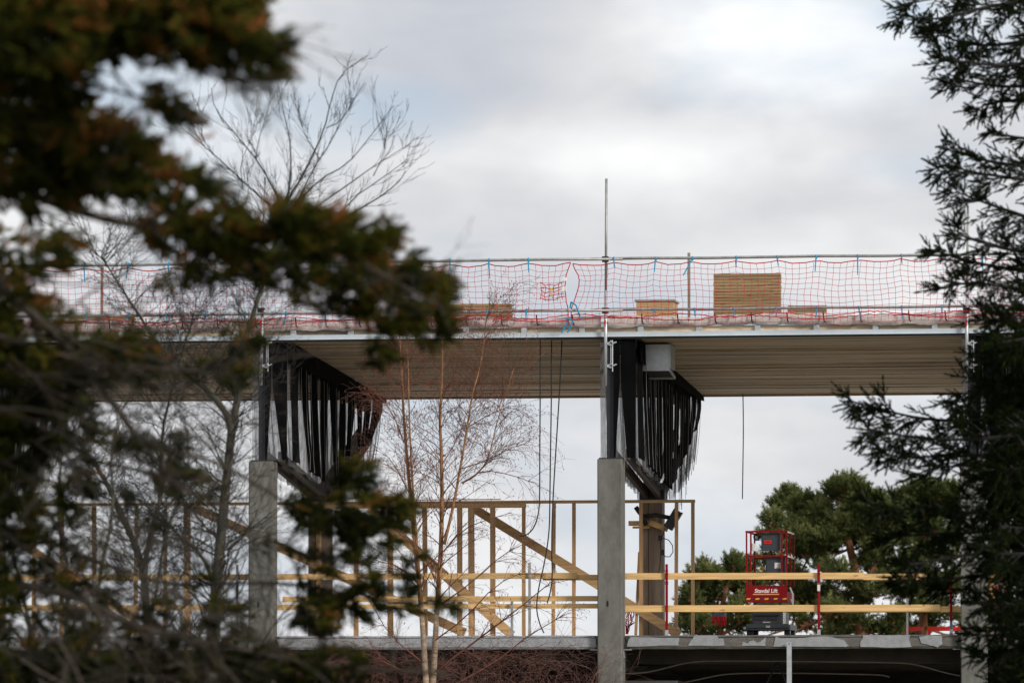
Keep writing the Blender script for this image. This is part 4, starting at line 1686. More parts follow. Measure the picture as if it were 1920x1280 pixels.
for k, (px, rad, dy) in enumerate(STEMS):
    P = smooth_line([far(x, y, YB + dy * (i / len(px))) for i, (x, y) in enumerate(px)], 1)
    n = len(P)
    Rr = [max(0.006, rad * (1 - 0.86 * i / (n - 1))) for i in range(n)]
    LINES.append((P, Rr))
    if k < 2:
        cut = next((i for i, p in enumerate(P) if p.z > far(800, 1170, YB).z), n - 1)
        m = MB()
        m.tube(P[:cut + 1], Rr[:cut + 1], 10)
        obj('trunk', m, M['bark_birch_low'], t, smooth=True)
        m = MB()
        m.tube(P[cut:], Rr[cut:], 8)
        obj('stem', m, M['bark_birch'], t, smooth=True)
    else:
        m = MB()
        m.tube(P, Rr, 7)
        obj('stem', m, M['bark_birch'], t, smooth=True)
BR = [([(868, 905), (905, 880), (960, 890), (1000, 905)], 0.012), ([(860, 880), (915, 862), (960, 838), (990, 830)], 0.010), ([(878, 800), (920, 775), (960, 760), (1000, 790)], 0.010),
      ([(830, 1130), (880, 1095), (940, 1040), (1000, 1010)], 0.014), ([(815, 1200), (870, 1160), (930, 1095), (985, 1070)], 0.014), ([(800, 1270), (880, 1210), (960, 1150), (1040, 1085)], 0.020),
      ([(840, 1290), (930, 1240), (985, 1195), (1060, 1150)], 0.016), ([(790, 1100), (750, 1060), (700, 1050), (660, 1020)], 0.012), ([(775, 980), (740, 950), (700, 935), (670, 905)], 0.010),
      ([(770, 930), (735, 860), (700, 840)], 0.010), ([(757, 830), (735, 770), (700, 730)], 0.009), ([(825, 1040), (870, 990), (910, 975), (960, 960)], 0.012),
      ([(827, 940), (795, 890), (770, 870)], 0.008), ([(829, 870), (860, 820), (880, 760)], 0.008), ([(760, 1260), (700, 1230), (650, 1210)], 0.012), ([(790, 1240), (730, 1190), (690, 1120)], 0.012)]
tips = []
m = MB()
for px, rad in BR:
    dy = r.uniform(-0.5, 0.5)
    P = smooth_line([far(x, y, YB + dy * i / len(px)) for i, (x, y) in enumerate(px)], 1)
    n = len(P)
    m.tube(P, [max(0.004, rad * (1 - 0.7 * i / (n - 1))) for i in range(n)], 4, False)
    for k in range(16):
        i = r.randint(1, n - 2)
        d = (P[i + 1] - P[i]).normalized()
        grow(m, r, P[i], (d + rvec(r) * 0.8).normalized(), r.uniform(0.35, 0.85), rad * 0.4, 1, -0.16, kids=(5,), tips=tips, segs=6, minr=0.0026)
for P, Rr in LINES:
    n = len(P)
    for i in range(3, n - 1):
        if P[i].z < far(800, 1150, YB).z:
            continue
        for k in range(6):
            d = (P[i + 1] - P[i]).normalized()
            a = r.uniform(0, 2 * math.pi)
            side = Vector((math.cos(a) - 0.15, math.sin(a) * 0.8, 0.25))
            grow(m, r, P[i].lerp(P[i + 1], r.random()), (d * 0.7 + side).normalized(), r.uniform(0.4, 1.1), max(0.004, Rr[i] * 0.28), 2, -0.05, kids=(4, 4), spread=0.7, tips=tips, segs=6, minr=0.0026)
obj('twigs', m, M['twig_red'], t, kind='stuff')
m = MB()
for p, d in tips:
    if r.random() < 0.5:
        m.tube([p, p + Vector((r.uniform(-.01, .01), 0, -0.012)), p + Vector((r.uniform(-.015, .015), 0, -0.035))], [0.004, 0.006, 0.002], 3, False)
obj('catkins', m, M['twig_red'], t, kind='stuff')

# ------------------------------------------------------------------ thicket of red twigs against the lower storey
r = random.Random(31)
m = MB()
zt = SLAB_BOT
for k in range(330):
    u = at(r.uniform(380, 1118), 1300, -1).x
    w = r.uniform(-2.2, -0.5)
    p = Vector((u, w, r.uniform(0.2, 1.6)))
    h = r.uniform(1.1, 2.6)
    h = min(h, zt - 0.05 + r.uniform(-0.2, 0.2) - p.z)
    d = Vector((r.uniform(-0.8, 0.8), r.uniform(-0.3, 0.3), 1.0))
    grow(m, r, p, d, h, r.uniform(0.005, 0.010), 1, -0.12, wob=0.25, kids=(6,), spread=0.9, segs=6, minr=0.0028)
for k in range(190):
    p = at(r.uniform(450, 1115), r.uniform(1222, 1300), r.uniform(-2.0, -0.6))
    d = Vector((r.choice((-1, 1)) * r.uniform(0.5, 1), 0, r.uniform(-0.1, 0.6)))
    grow(m, r, p, d, r.uniform(0.5, 1.1), 0.005, 1, -0.2, wob=0.3, kids=(4,), spread=0.8, segs=5, minr=0.0028)
o = solo('twig_thicket', m, M['twig_thicket'], 'dense thicket of bare reddish brown twigs below the slab', 'thicket', (at(760, 1300, -1).x, -1.3, 0), kind='stuff')

# ------------------------------------------------------------------ grey bare tree, between the conifer and the building
YG = 60.0
r = random.Random(44)
t = thing('bare_tree', 'leafless grey tree with lichened trunks rising behind the conifer', 'tree', far(398, 1365 + 1.6 * FPX / YG, YG), 'W')
GB = FPX / YG * 1.6 + HORIZ
TR = [([(392, GB), (396, 1400), (400, 1200), (405, 1100), (416, 990), (424, 900), (436, 800), (446, 740), (458, 640), (484, 560), (512, 470), (530, 390)], 0.082, 0),
      ([(300, GB), (285, 1400), (276, 1170), (268, 1060), (238, 985), (198, 900), (165, 850), (120, 800), (70, 770)], 0.058, 0.6),
      ([(274, 1130), (270, 1060), (285, 990), (305, 920), (300, 820), (330, 700), (360, 600)], 0.040, 0.6),
      ([(402, 1150), (400, 1090), (380, 1040), (330, 1000), (300, 960)], 0.035, -.3),
      ([(430, 850), (434, 790), (400, 740), (350, 700), (300, 650), (240, 560), (190, 480)], 0.045, -.4)]
TOP = [[(530, 390), (545, 345), (546, 275), (530, 200), (518, 150)], [(530, 390), (570, 325), (608, 245), (620, 190), (637, 140), (682, 108)],
       [(612, 240), (640, 228), (662, 190), (684, 155)], [(545, 395), (600, 335), (650, 310), (690, 262), (738, 198)], [(548, 400), (585, 320), (625, 260), (652, 200)],
       [(560, 410), (655, 345), (700, 312), (772, 268)], [(610, 440), (660, 372), (708, 340), (766, 298)], [(630, 415), (700, 378), (745, 345), (762, 320)],
       [(530, 390), (490, 310), (450, 262), (402, 205), (396, 165)], [(505, 385), (445, 330), (400, 288), (340, 240)], [(455, 350), (450, 305), (470, 265), (478, 230)],
       [(480, 300), (485, 260), (500, 215), (505, 190)], [(600, 300), (570, 250), (560, 215)], [(700, 330), (720, 290), (722, 260)], [(400, 290), (380, 260), (372, 220)]]
m = MB()
LINES = []
for k, (px, rad, dy) in enumerate(TR):
    P = smooth_line([far(x, y, YG + dy * i / len(px)) for i, (x, y) in enumerate(px)], 1)
    n = len(P)
    Rr = [max(0.009, rad * (1 - 0.88 * i / (n - 1))) for i in range(n)]
    LINES.append((P, Rr))
    mm = MB()
    mm.tube(P, Rr, 9)
    obj('trunk' if k < 2 else 'limb', mm, M['bark_grey'], t, smooth=True)
for px in TOP:
    dy = r.uniform(-0.6, 0.6)
    P = smooth_line([far(x, y, YG + dy * i / len(px)) for i, (x, y) in enumerate(px)], 1)
    n = len(P)
    r0 = 0.011 if px[0][1] > 380 else 0.006
    Rr = [max(0.003, r0 * (1 - 0.8 * i / (n - 1))) for i in range(n)]
    mm = MB()
    mm.tube(P, Rr, 6)
    obj('limb', mm, M['bark_twig'], t)
    for k in range(9):
        i = r.randint(1, n - 2)
        d = (P[i + 1] - P[i]).normalized()
        grow(m, r, P[i], (d + rvec(r) * 0.7 + Vector((0, 0, .3))).normalized(), r.uniform(0.2, 0.55), Rr[i] * 0.5, 1, 0.22, wob=0.2, kids=(3,), spread=0.6, segs=5, minr=0.003)
for P, Rr in LINES:
    n = len(P)
    for i in range(4, n - 1):
        for k in range(8):
            d = (P[i + 1] - P[i]).normalized()
            a = r.uniform(0, 2 * math.pi)
            side = Vector((math.cos(a), math.sin(a), 0.2))
            grow(m, r, P[i].lerp(P[i + 1], r.random()), (d * 0.5 + side).normalized(), r.uniform(0.4, 1.0), max(0.006, Rr[i] * 0.18), 2, 0.10, wob=0.28, kids=(4, 4), spread=0.8, segs=5, minr=0.003)
obj('twigs', m, M['bark_twig'], t, kind='stuff')


# ------------------------------------------------------------------ a many-stemmed bare shrub tree lower left
YT = 48.0
r = random.Random(77)
gy = HORIZ + 1.6 * FPX / YT
t = thing('tangled_tree', 'dark leafless many-stemmed tree tangled behind the lowest conifer branches', 'tree', far(150, gy, YT), 'W')
m = MB()
for px, rad in (([(140, gy), (110, 1400), (70, 1230), (30, 1060), (-10, 900), (-40, 760)], 0.030),
                ([(150, gy), (140, 1420), (120, 1250), (130, 1090), (105, 950), (120, 820), (90, 700)], 0.034),
                ([(155, gy), (170, 1420), (190, 1260), (180, 1100), (215, 960), (205, 840), (240, 740)], 0.032),
                ([(165, gy), (210, 1420), (255, 1270), (290, 1130), (310, 1000), (355, 890), (350, 790)], 0.032),
                ([(170, gy), (250, 1430), (330, 1290), (380, 1180), (430, 1070), (470, 980)], 0.028),
                ([(175, gy), (290, 1440), (400, 1330), (470, 1240), (520, 1160), (560, 1120)], 0.022),
                ([(140, gy), (60, 1440), (-20, 1300), (-80, 1180)], 0.026),
                ([(150, gy), (150, 1420), (70, 1280), (60, 1180), (0, 1060), (-30, 990)], 0.024),
                ([(160, gy), (190, 1430), (230, 1330), (235, 1210), (270, 1120), (255, 1020)], 0.022)):
    n0 = len(px)
    dy = r.uniform(-2.5, 2.5)
    P = smooth_line([far(x, y, YT + dy * i / n0) for i, (x, y) in enumerate(px)], 1)
    n = len(P)
    Rr = [max(0.005, rad * (1 - 0.85 * i / (n - 1))) for i in range(n)]
    mm = MB()
    mm.tube(P, Rr, 7)
    obj('stem', mm, M['bark_grey'], t, smooth=True)
    for i in range(3, n - 1):
        if P[i].z < 1.9:
            continue
        for k in range(4):
            d = (P[i + 1] - P[i]).normalized()
            a = r.uniform(0, 2 * math.pi)
            grow(m, r, P[i].lerp(P[i + 1], r.random()), (d * 0.6 + Vector((math.cos(a), math.sin(a) * 0.6, 0.1))).normalized(), r.uniform(0.35, 0.95), max(0.004, Rr[i] * 0.3), 2, 0.02, wob=0.28, kids=(4, 4), spread=0.8, segs=5, minr=0.0026)
obj('twigs', m, M['bark_twig'], t, kind='stuff')

# ------------------------------------------------------------------ needle sprays as numpy prototypes
def spray_proto(n, needle, width, seed, up=0.3, flat=0.6):
    """a twig along +x of length 1 with needles round it: returns verts, tris"""
    r = random.Random(seed)
    V, T = [], []
    for i in range(n):
        t_ = (i + r.random()) / n
        a = r.uniform(0, 2 * math.pi)
        d = Vector((0.75 + 0.3 * t_, math.cos(a), math.sin(a) * flat + up * 0.3)).normalized()
        b = Vector((t_ * 0.95, 0, 0))
        s = d.cross(rvec(r))
        s = s.normalized() * width
        e = b + d * needle * r.uniform(0.7, 1.15) * (1 - 0.25 * t_)
        k = len(V)
        V += [tuple(b - s), tuple(b + s), tuple(e)]
        T.append((k, k + 1, k + 2))
    # the stem
    k = len(V)
    w = width * 1.1
    V += [(0, -w, 0), (0, w, 0), (1, 0, 0), (0, 0, -w), (0, 0, w)]
    T += [(k, k + 1, k + 2), (k + 3, k + 4, k + 2)]
    return np.array(V, dtype=np.float64), np.array(T, dtype=np.int64)


class Sprays:
    def __init__(self, protos):
        self.protos = protos
        self.V, self.T, self.C = [], [], []
        self.n = 0

    def add(self, p, d, size, tint, r, jit=0.10):
        V, T = self.protos[r.randrange(len(self.protos))]
        d = d.normalized()
        s = d.cross(rvec(r))
        if s.length < 1e-3:
            s = d.cross(Vector((0, 0, 1)))
        s.normalize()
        u = s.cross(d)
        Rm = np.array([[d.x, d.y, d.z], [s.x, s.y, s.z], [u.x, u.y, u.z]]) * size
        W = V @ Rm + np.array(p)
        self.V.append(W)
        self.T.append(T + self.n)
        self.n += len(V)
        self.C.append(np.clip(tint + np.random.default_rng(r.randrange(1 << 30)).normal(0, jit, len(T)), 0, 1))

    def build(self, name, m, parent, kind=None):
        return tri_part(name, np.concatenate(self.V), np.concatenate(self.T), m, parent, np.concatenate(self.C), kind)


# ------------------------------------------------------------------ near conifer with brown tips, out of focus
YC = 27.0
r = random.Random(52)
SC = FPX / YC


def dep(x, y):
    d = 23.5 + 10.0 * min(1, max(0, (y - 120) / 800))
    return YC + (d - YC) * min(1, max(0, (x + 560) / 560))


t = thing('near_conifer', 'close blurred conifer with rust brown branch tips reaching across the view', 'tree', far(-560, HORIZ + 1.6 * SC, YC), 'W')
tp = far(-560, HORIZ + 1.6 * SC, YC)
m = MB()
TX = tp.x
m.tube([(TX, YC, 0), (TX + 0.03, YC, 1.5), (TX - 0.02, YC + 0.05, 3.0), (TX + 0.02, YC, 6.0), (TX, YC, 9.5)], [0.17, 0.15, 0.13, 0.09, 0.03], 12)
obj('trunk', m, M['bark_dark'], t, smooth=True)
LIMBS = [
    ([(-560, 420), (-250, 430), (-40, 500), (60, 590), (130, 655), (200, 740), (250, 810), (300, 880), (340, 920), (400, 935)], 0.030, 0.0),
    ([(-560, 980), (-250, 1040), (0, 1090), (130, 1110), (240, 1170), (330, 1195), (450, 1215), (560, 1240), (700, 1255), (840, 1262)], 0.030, -0.4),
    ([(-560, 1020), (-200, 1090), (0, 1150), (50, 1210), (95, 1290), (120, 1380)], 0.022, -0.2),
    ([(-560, 230), (-200, 290), (0, 340), (130, 392), (210, 415), (285, 425), (400, 440), (520, 445), (640, 470), (760, 540), (820, 570)], 0.026, -0.3),
    ([(-560, -60), (-200, 10), (0, 40), (150, 60), (300, 60), (430, 75), (500, 80), (535, 72)], 0.024, 0.2),
    ([(-560, 640), (-200, 700), (0, 780), (120, 820), (260, 835), (380, 855), (470, 900), (560, 960), (680, 1010)], 0.022, 0.4),
    ([(-560, 860), (-150, 940), (60, 1000), (200, 1060), (330, 1100), (480, 1090), (600, 1100), (720, 1125), (850, 1138)], 0.020, 0.5),
    ([(-560, 120), (-200, 180), (0, 240), (130, 290), (220, 300), (300, 310), (380, 350)], 0.020, 0.3),
    ([(190, 60), (210, 130), (240, 170), (270, 190), (330, 210)], 0.008, 0.2),
    ([(390, 100), (410, 140), (440, 155), (500, 142)], 0.006, 0.2),
    ([(-560, 560), (-150, 600), (40, 640), (160, 680), (280, 690), (400, 700), (470, 640)], 0.018, -0.5),
    ([(150, 860), (260, 880), (360, 915), (430, 960), (520, 1030)], 0.013, -0.4),
    ([(-40, 640), (60, 720), (190, 770), (260, 780), (310, 800)], 0.012, -0.5),
    ([(90, 960), (150, 1060), (190, 1150), (230, 1290)], 0.012, 0.1),
    ([(240, 1170), (300, 1215), (350, 1250), (390, 1300)], 0.014, -0.4),
]
LP = []
for px, rad, dy in LIMBS:
    n0 = len(px)
    P = smooth_line([far(x, y, dep(x, y) + dy * i / n0) for i, (x, y) in enumerate(px)], 1)
    n = len(P)
    rad *= 1.2
    m = MB()
    m.tube(P, [max(0.0035, rad * (1 - 0.8 * i / (n - 1))) * (1 + 0.12 * math.sin(i * 2.3)) for i in range(n)], 8)
    obj('limb', m, M['bark_dark'], t, smooth=True)
    LP += P
CL = [
    (60, 60, 130, 80), (200, 45, 120, 55), (330, 55, 110, 50), (420, 75, 80, 45), (480, 95, 50, 28), (533, 76, 17, 13), (470, 62, 30, 12), (130, 0, 200, 40), (350, 5, 150, 30), (-60, 100, 80, 200), (440, 122, 40, 20), (390, 20, 80, 30),
    (40, 150, 60, 70), (60, 230, 70, 60), (30, 300, 60, 60), (105, 170, 30, 40), (95, 120, 50, 30),
    (310, 195, 32, 24), (345, 235, 28, 20), (290, 205, 25, 18), (335, 205, 20, 20), (490, 142, 40, 14), (462, 160, 18, 16), (158, 165, 22, 18),
    (120, 290, 90, 50), (210, 285, 80, 40), (265, 300, 50, 26), (90, 230, 60, 40), (175, 245, 50, 35), (322, 297, 15, 11), (150, 330, 70, 30),
    (60, 360, 80, 40), (200, 345, 60, 28), (285, 340, 45, 25), (365, 350, 45, 25), (395, 345, 30, 20), (428, 365, 22, 15), (330, 370, 50, 22),
    (330, 430, 60, 36), (420, 430, 80, 40), (520, 425, 90, 40), (600, 435, 80, 40), (560, 400, 50, 20), (690, 455, 40, 26), (738, 430, 20, 30), (640, 490, 70, 38), (540, 505, 90, 32), (400, 495, 60, 32), (310, 455, 36, 22),
    (700, 515, 60, 32), (770, 530, 55, 26), (815, 545, 35, 26), (800, 590, 46, 38), (740, 580, 60, 42), (838, 600, 20, 36), (818, 640, 22, 20), (660, 560, 46, 30), (590, 555, 50, 22), (330, 540, 36, 22), (480, 470, 60, 30),
    (705, 668, 38, 22), (470, 628, 26, 24), (845, 520, 14, 10), (765, 490, 30, 20),
    (60, 620, 80, 60), (150, 680, 80, 44), (60, 720, 90, 60), (225, 655, 55, 32), (262, 690, 46, 28), (390, 697, 60, 22), (440, 700, 34, 18), (445, 645, 34, 20),
    (100, 790, 95, 46), (40, 840, 60, 40), (250, 840, 44, 24), (330, 830, 36, 18), (330, 905, 52, 28), (380, 920, 36, 24), (60, 480, 60, 36), (125, 465, 28, 26), (25, 560, 30, 50),
    (670, 885, 42, 26), (715, 960, 60, 38), (650, 955, 60, 34), (600, 970, 46, 32), (562, 945, 26, 20), (690, 1008, 56, 26), (620, 1050, 56, 26), (748, 1000, 26, 22), (700, 1060, 46, 22), (600, 1110, 46, 26), (680, 1130, 66, 30),
    (755, 1130, 55, 22), (835, 1135, 34, 13), (735, 1090, 46, 22), (592, 1155, 36, 36), (520, 1030, 36, 18), (650, 915, 30, 24), (780, 1050, 24, 14),
    (30, 1050, 50, 60), (120, 1000, 44, 40), (80, 1130, 70, 50), (200, 1205, 90, 36), (330, 1225, 70, 36), (90, 1245, 100, 46), (300, 1155, 36, 34), (420, 1160, 46, 34), (480, 1245, 60, 34), (35, 970, 44, 44), (205, 1105, 26, 44),
    (140, 930, 36, 26), (30, 920, 46, 36), (560, 1265, 60, 26), (250, 1265, 90, 30), (420, 1265, 80, 30), (650, 1275, 40, 14), (-40, 700, 60, 300), (-40, 1150, 60, 140),
]
rs = random.Random(91)
for _ in range(28):
    CL.append((rs.uniform(-20, 430), rs.uniform(830, 1190), rs.uniform(12, 34), rs.uniform(8, 20)))
for _ in range(14):
    CL.append((rs.uniform(0, 640), rs.uniform(1190, 1280), rs.uniform(30, 70), rs.uniform(12, 26)))
protos = [spray_proto(34, 0.28, 0.048, s, 0.1, 0.9) for s in range(5)]
S = Sprays(protos)
m = MB()
noise_off = r.uniform(0, 50)
from mathutils import noise as mnoise
for (cx, cy, rx, ry) in CL:
    yc = dep(cx, cy) + r.uniform(-0.5, 0.6)
    c = far(cx, cy, yc)
    sc = FPX / yc
    near = min(LP, key=lambda q: (q - c).length)
    m.tube([near, near.lerp(c, 0.5) + rvec(r) * 0.02, c], [0.005, 0.004, 0.002], 4, False)
    area = rx * ry * math.pi
    n = int(area / 30 * (0.6 if 990 < cy < 1180 and cx < 500 else 1.0)) + 6
    for k in range(n):
        a = r.uniform(0, 2 * math.pi)
        q = math.sqrt(r.random()) * 1.02
        px, py = cx + rx * q * math.cos(a), cy + ry * q * math.sin(a)
        if px < -140:
            continue
        dpt = r.gauss(0, 0.25)
        p = c + Vector(((px - cx) / sc, dpt, -(py - cy) / sc))
        out = Vector((math.cos(a) * 0.6 + 0.55, r.uniform(-0.6, 0.6), -math.sin(a) * 0.5 + r.uniform(-0.25, 0.25)))
        out = (out + rvec(r) * 0.5)
        hole = mnoise.noise(Vector((px / 34.0, py / 30.0, 17.0))) + 0.35 * mnoise.noise(Vector((px / 13.0, py / 13.0, 3.0)))
        if hole < -0.14 + 0.10 * (q < 0.4):
            continue
        nb = mnoise.noise(Vector((px / 50.0, py / 42.0, noise_off + dpt * 4)))
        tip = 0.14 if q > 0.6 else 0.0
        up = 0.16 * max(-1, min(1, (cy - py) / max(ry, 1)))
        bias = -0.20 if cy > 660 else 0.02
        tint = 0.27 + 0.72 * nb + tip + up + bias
        size = r.uniform(0.06, 0.115) * (0.75 if min(rx, ry) < 25 else 1)
        if q > 0.72:
            size *= r.uniform(1.1, 1.6)
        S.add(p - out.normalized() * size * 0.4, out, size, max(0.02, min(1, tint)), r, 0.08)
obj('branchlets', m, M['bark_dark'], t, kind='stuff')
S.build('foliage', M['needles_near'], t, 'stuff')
m = MB()
for k in range(420):
    p = r.choice(LP)
    if p.x < far(-80, 600, YC).x:
        continue
    grow(m, r, p, rvec(r) + Vector((0.5, 0, -0.2)), r.uniform(0.15, 0.5), 0.004, 1, -0.05, wob=0.3, kids=(4,), segs=5, minr=0.0016)
# a tangle of dead lower branches
for k in range(80):
    x, y = r.uniform(-120, 340), r.uniform(560, 1300)
    p = far(x, y, r.uniform(27.5, 33))
    d = Vector((r.uniform(0.2, 1.0), r.uniform(-0.4, 0.4), r.uniform(-0.7, 0.45)))
    grow(m, r, p, d, r.uniform(0.35, 1.0), r.uniform(0.004, 0.010), 2, -0.06, wob=0.25, kids=(3, 5), spread=0.7, segs=6, minr=0.0020)
obj('dead_twigs', m, M['bark_dark'], t, kind='stuff')

# ------------------------------------------------------------------ dark spruce on the right
YS = 55.0
SS = FPX / YS
r = random.Random(63)
tb = far(2090, HORIZ + 1.6 * SS, YS)
t = thing('spruce_tree', 'dark green spruce with drooping boughs standing before the right end of the building', 'tree', tb, 'W')
m = MB()
m.tube([(tb.x, YS, 0), (tb.x, YS, 3), (tb.x + 0.03, YS, 6), (tb.x, YS, 10), (tb.x, YS, 13)], [0.26, 0.22, 0.17, 0.08, 0.02], 12)
obj('trunk', m, M['bark_dark'], t, smooth=True)
protos = [spray_proto(56, 0.17, 0.042, 100 + s, 0.2, 0.9) for s in range(5)]
S = Sprays(protos)
mst = MB()
nlimb = 0


def shoot_branch(p, d, length, level, r, shade):
    """a drooping secondary with shoots left and right"""
    n = max(3, int(length / 0.052))
    pts = [p.copy()]
    q = p.copy()
    for i in range(n):
        d = (d + rvec(r) * 0.12 + Vector((0, 0, -0.02))).normalized()
        q = q + d * (length / n)
        pts.append(q.copy())
        for s in (-1, 1):
            if level > 0 and r.random() < 0.40 and i < n - 2:
                side = d.cross(rvec(r)).normalized()
                shoot_branch(q, (d * 0.9 + side * 0.8).normalized(), length * r.uniform(0.22, 0.42), 0, r, shade)
            elif r.random() < 0.95:
                side = d.cross(rvec(r)).normalized()
                S.add(q, (d * 1.1 + side * 0.75 + Vector((0, 0, 0.12))), r.uniform(0.07, 0.125), min(1, max(0, shade + r.uniform(-0.2, 0.25))), r, 0.12)
    S.add(q, d, r.uniform(0.12, 0.18), min(1, shade + 0.15), r, 0.12)
    mst.tube(pts, [0.010 * (1 - 0.7 * i / n) for i in range(n + 1)], 3, False)


def bough(px, depth0, depth1, seclen, dens, shade, rad=0.03):
    n0 = len(px)
    P = smooth_line([far(x, y, YS + depth0 + (depth1 - depth0) * i / (n0 - 1)) for i, (x, y) in enumerate(px)], 2)
    n = len(P)
    m = MB()
    m.tube(P, [max(0.006, rad * (1 - 0.85 * i / (n - 1))) for i in range(n)], 6)
    obj('bough', m, M['bark_twig'], t)
    L = sum((P[i + 1] - P[i]).length for i in range(n - 1))
    cnt = int(L * dens * 1.45)
    for k in range(cnt):
        f = 0.08 + 0.92 * (k + r.random()) / cnt
        i = min(int(f * (n - 1)), n - 2)
        s = f * (n - 1) - i
        b = P[i].lerp(P[i + 1], s)
        if b.x > far(2010, 0, YS).x:
            continue
        d = (P[i + 1] - P[i]).normalized()
        side = d.cross(rvec(r))
        side.z *= 0.9
        side.normalize()
        dirn = (d * r.uniform(0.8, 1.1) + side * 0.75 + Vector((0, 0, -0.1))).normalized()
        ln = seclen * (0.35 + 0.75 * (1 - f)) * r.uniform(0.6, 1.2) if f > 0.3 else seclen * r.uniform(0.6, 1.1)
        shoot_branch(b, dirn, ln, 1, r, shade)


BOUGHS = [  # traced silhouettes of the boughs that stand out against the sky
    ([(2090, -60), (1960, 0), (1860, 10), (1790, 30), (1740, 38), (1690, 30)], 0, -0.3, 0.42, 9, 0.22),
    ([(2090, -120), (1940, -60), (1850, -30), (1770, -5), (1710, 5)], 0, 0.5, 0.45, 9, 0.2),
    ([(2090, 0), (1960, 70), (1880, 85), (1820, 85), (1770, 70), (1745, 52)], 0, 0.4, 0.40, 9, 0.2),
    ([(2090, 60), (1960, 110), (1890, 125), (1840, 120), (1795, 115), (1770, 110)], 0, -0.4, 0.40, 9, 0.25),
    ([(2090, 90), (1980, 150), (1900, 165), (1840, 158), (1800, 150), (1780, 155)], 0, 0.2, 0.36, 9, 0.25),
    ([(2090, 150), (1990, 190), (1930, 190), (1880, 190), (1850, 195), (1832, 205)], 0, 0.4, 0.30, 8, 0.2),
    ([(2090, 220), (2000, 260), (1950, 262), (1905, 258), (1870, 250), (1858, 248)], 0, 0.3, 0.15, 8, 0.2),
    ([(2090, 330), (1980, 340), (1900, 335), (1840, 325), (1790, 322), (1757, 320)], 0, -0.3, 0.34, 9, 0.25),
    ([(2090, 300), (1990, 320), (1900, 310), (1840, 300), (1800, 285), (1778, 272)], 0, 0.3, 0.26, 9, 0.25),
    ([(2090, 420), (1980, 425), (1920, 405), (1860, 385), (1820, 370), (1795, 360)], 0, 0.2, 0.38, 9, 0.25),
    ([(2090, 470), (1980, 480), (1900, 470), (1840, 455), (1800, 440), (1790, 430)], 0, -0.5, 0.30, 9, 0.3),
    ([(2090, 520), (1980, 520), (1900, 505), (1840, 495), (1790, 480), (1748, 470)], 0, 0.3, 0.30, 9, 0.25),
    ([(2090, 560), (1990, 560), (1920, 545), (1870, 535), (1830, 530), (1790, 532), (1775, 540)], 0, -0.2, 0.36, 9, 0.3),
    ([(2090, 620), (1990, 620), (1920, 610), (1870, 600), (1840, 600)], 0, 0.3, 0.40, 10, 0.3),
    ([(2090, 660), (1990, 670), (1920, 660), (1870, 655), (1835, 662)], 0, -0.6, 0.45, 11, 0.4),
    ([(2090, 720), (1990, 725), (1920, 720), (1860, 720), (1815, 735), (1785, 755)], 0, -0.5, 0.45, 11, 0.4),
    ([(2090, 740), (1980, 770), (1880, 785), (1780, 790), (1700, 780), (1650, 765), (1597, 752)], 0, 0.4, 0.40, 10, 0.2),
    ([(2090, 770), (1980, 800), (1880, 820), (1790, 825), (1720, 820), (1660, 812), (1625, 810)], 0, -0.4, 0.42, 10, 0.25),
    ([(2090, 800), (1980, 830), (1880, 850), (1800, 855), (1740, 855), (1690, 858), (1655, 848)], 0, 0.2, 0.34, 10, 0.25),
    ([(2090, 830), (1980, 860), (1890, 872), (1820, 872), (1760, 875), (1715, 890)], 0, -0.2, 0.34, 10, 0.3),
    ([(2090, 880), (1980, 930), (1880, 960), (1790, 960), (1720, 955), (1670, 955), (1630, 945)], 0, -0.7, 0.40, 12, 0.3),
    ([(2090, 900), (1980, 950), (1900, 985), (1820, 1000), (1740, 1000), (1690, 1005), (1650, 1000)], 0, 0.2, 0.42, 12, 0.25),
    ([(2090, 930), (1980, 980), (1900, 1020), (1820, 1040), (1750, 1050), (1710, 1060), (1690, 1045)], 0, -0.6, 0.42, 12, 0.3),
    ([(2090, 960), (1990, 1010), (1910, 1050), (1840, 1080), (1780, 1085), (1720, 1080), (1690, 1090)], 0, 0.4, 0.38, 12, 0.25),
    ([(2090, 920), (1990, 930), (1910, 925), (1850, 930), (1800, 935)], 0, -0.9, 0.45, 12, 0.3),
    ([(2090, 1050), (1990, 1100), (1930, 1120), (1890, 1130), (1860, 1135), (1835, 1130)], 0, -0.5, 0.30, 11, 0.3),
    ([(2090, 1090), (1990, 1140), (1930, 1165), (1890, 1180), (1850, 1180), (1828, 1190)], 0, 0.2, 0.28, 11, 0.3),
    ([(2090, 1150), (2000, 1200), (1940, 1225), (1900, 1225), (1860, 1225), (1835, 1226)], 0, -0.3, 0.26, 11, 0.3),
    ([(2090, 1200), (2000, 1250), (1950, 1270), (1905, 1275), (1862, 1280)], 0, 0.3, 0.34, 11, 0.3),
    ([(2090, 1240), (2000, 1300), (1950, 1320), (1900, 1330), (1850, 1330)], 0, -0.2, 0.34, 10, 0.3),
]
for b in BOUGHS:
    bough(*b)
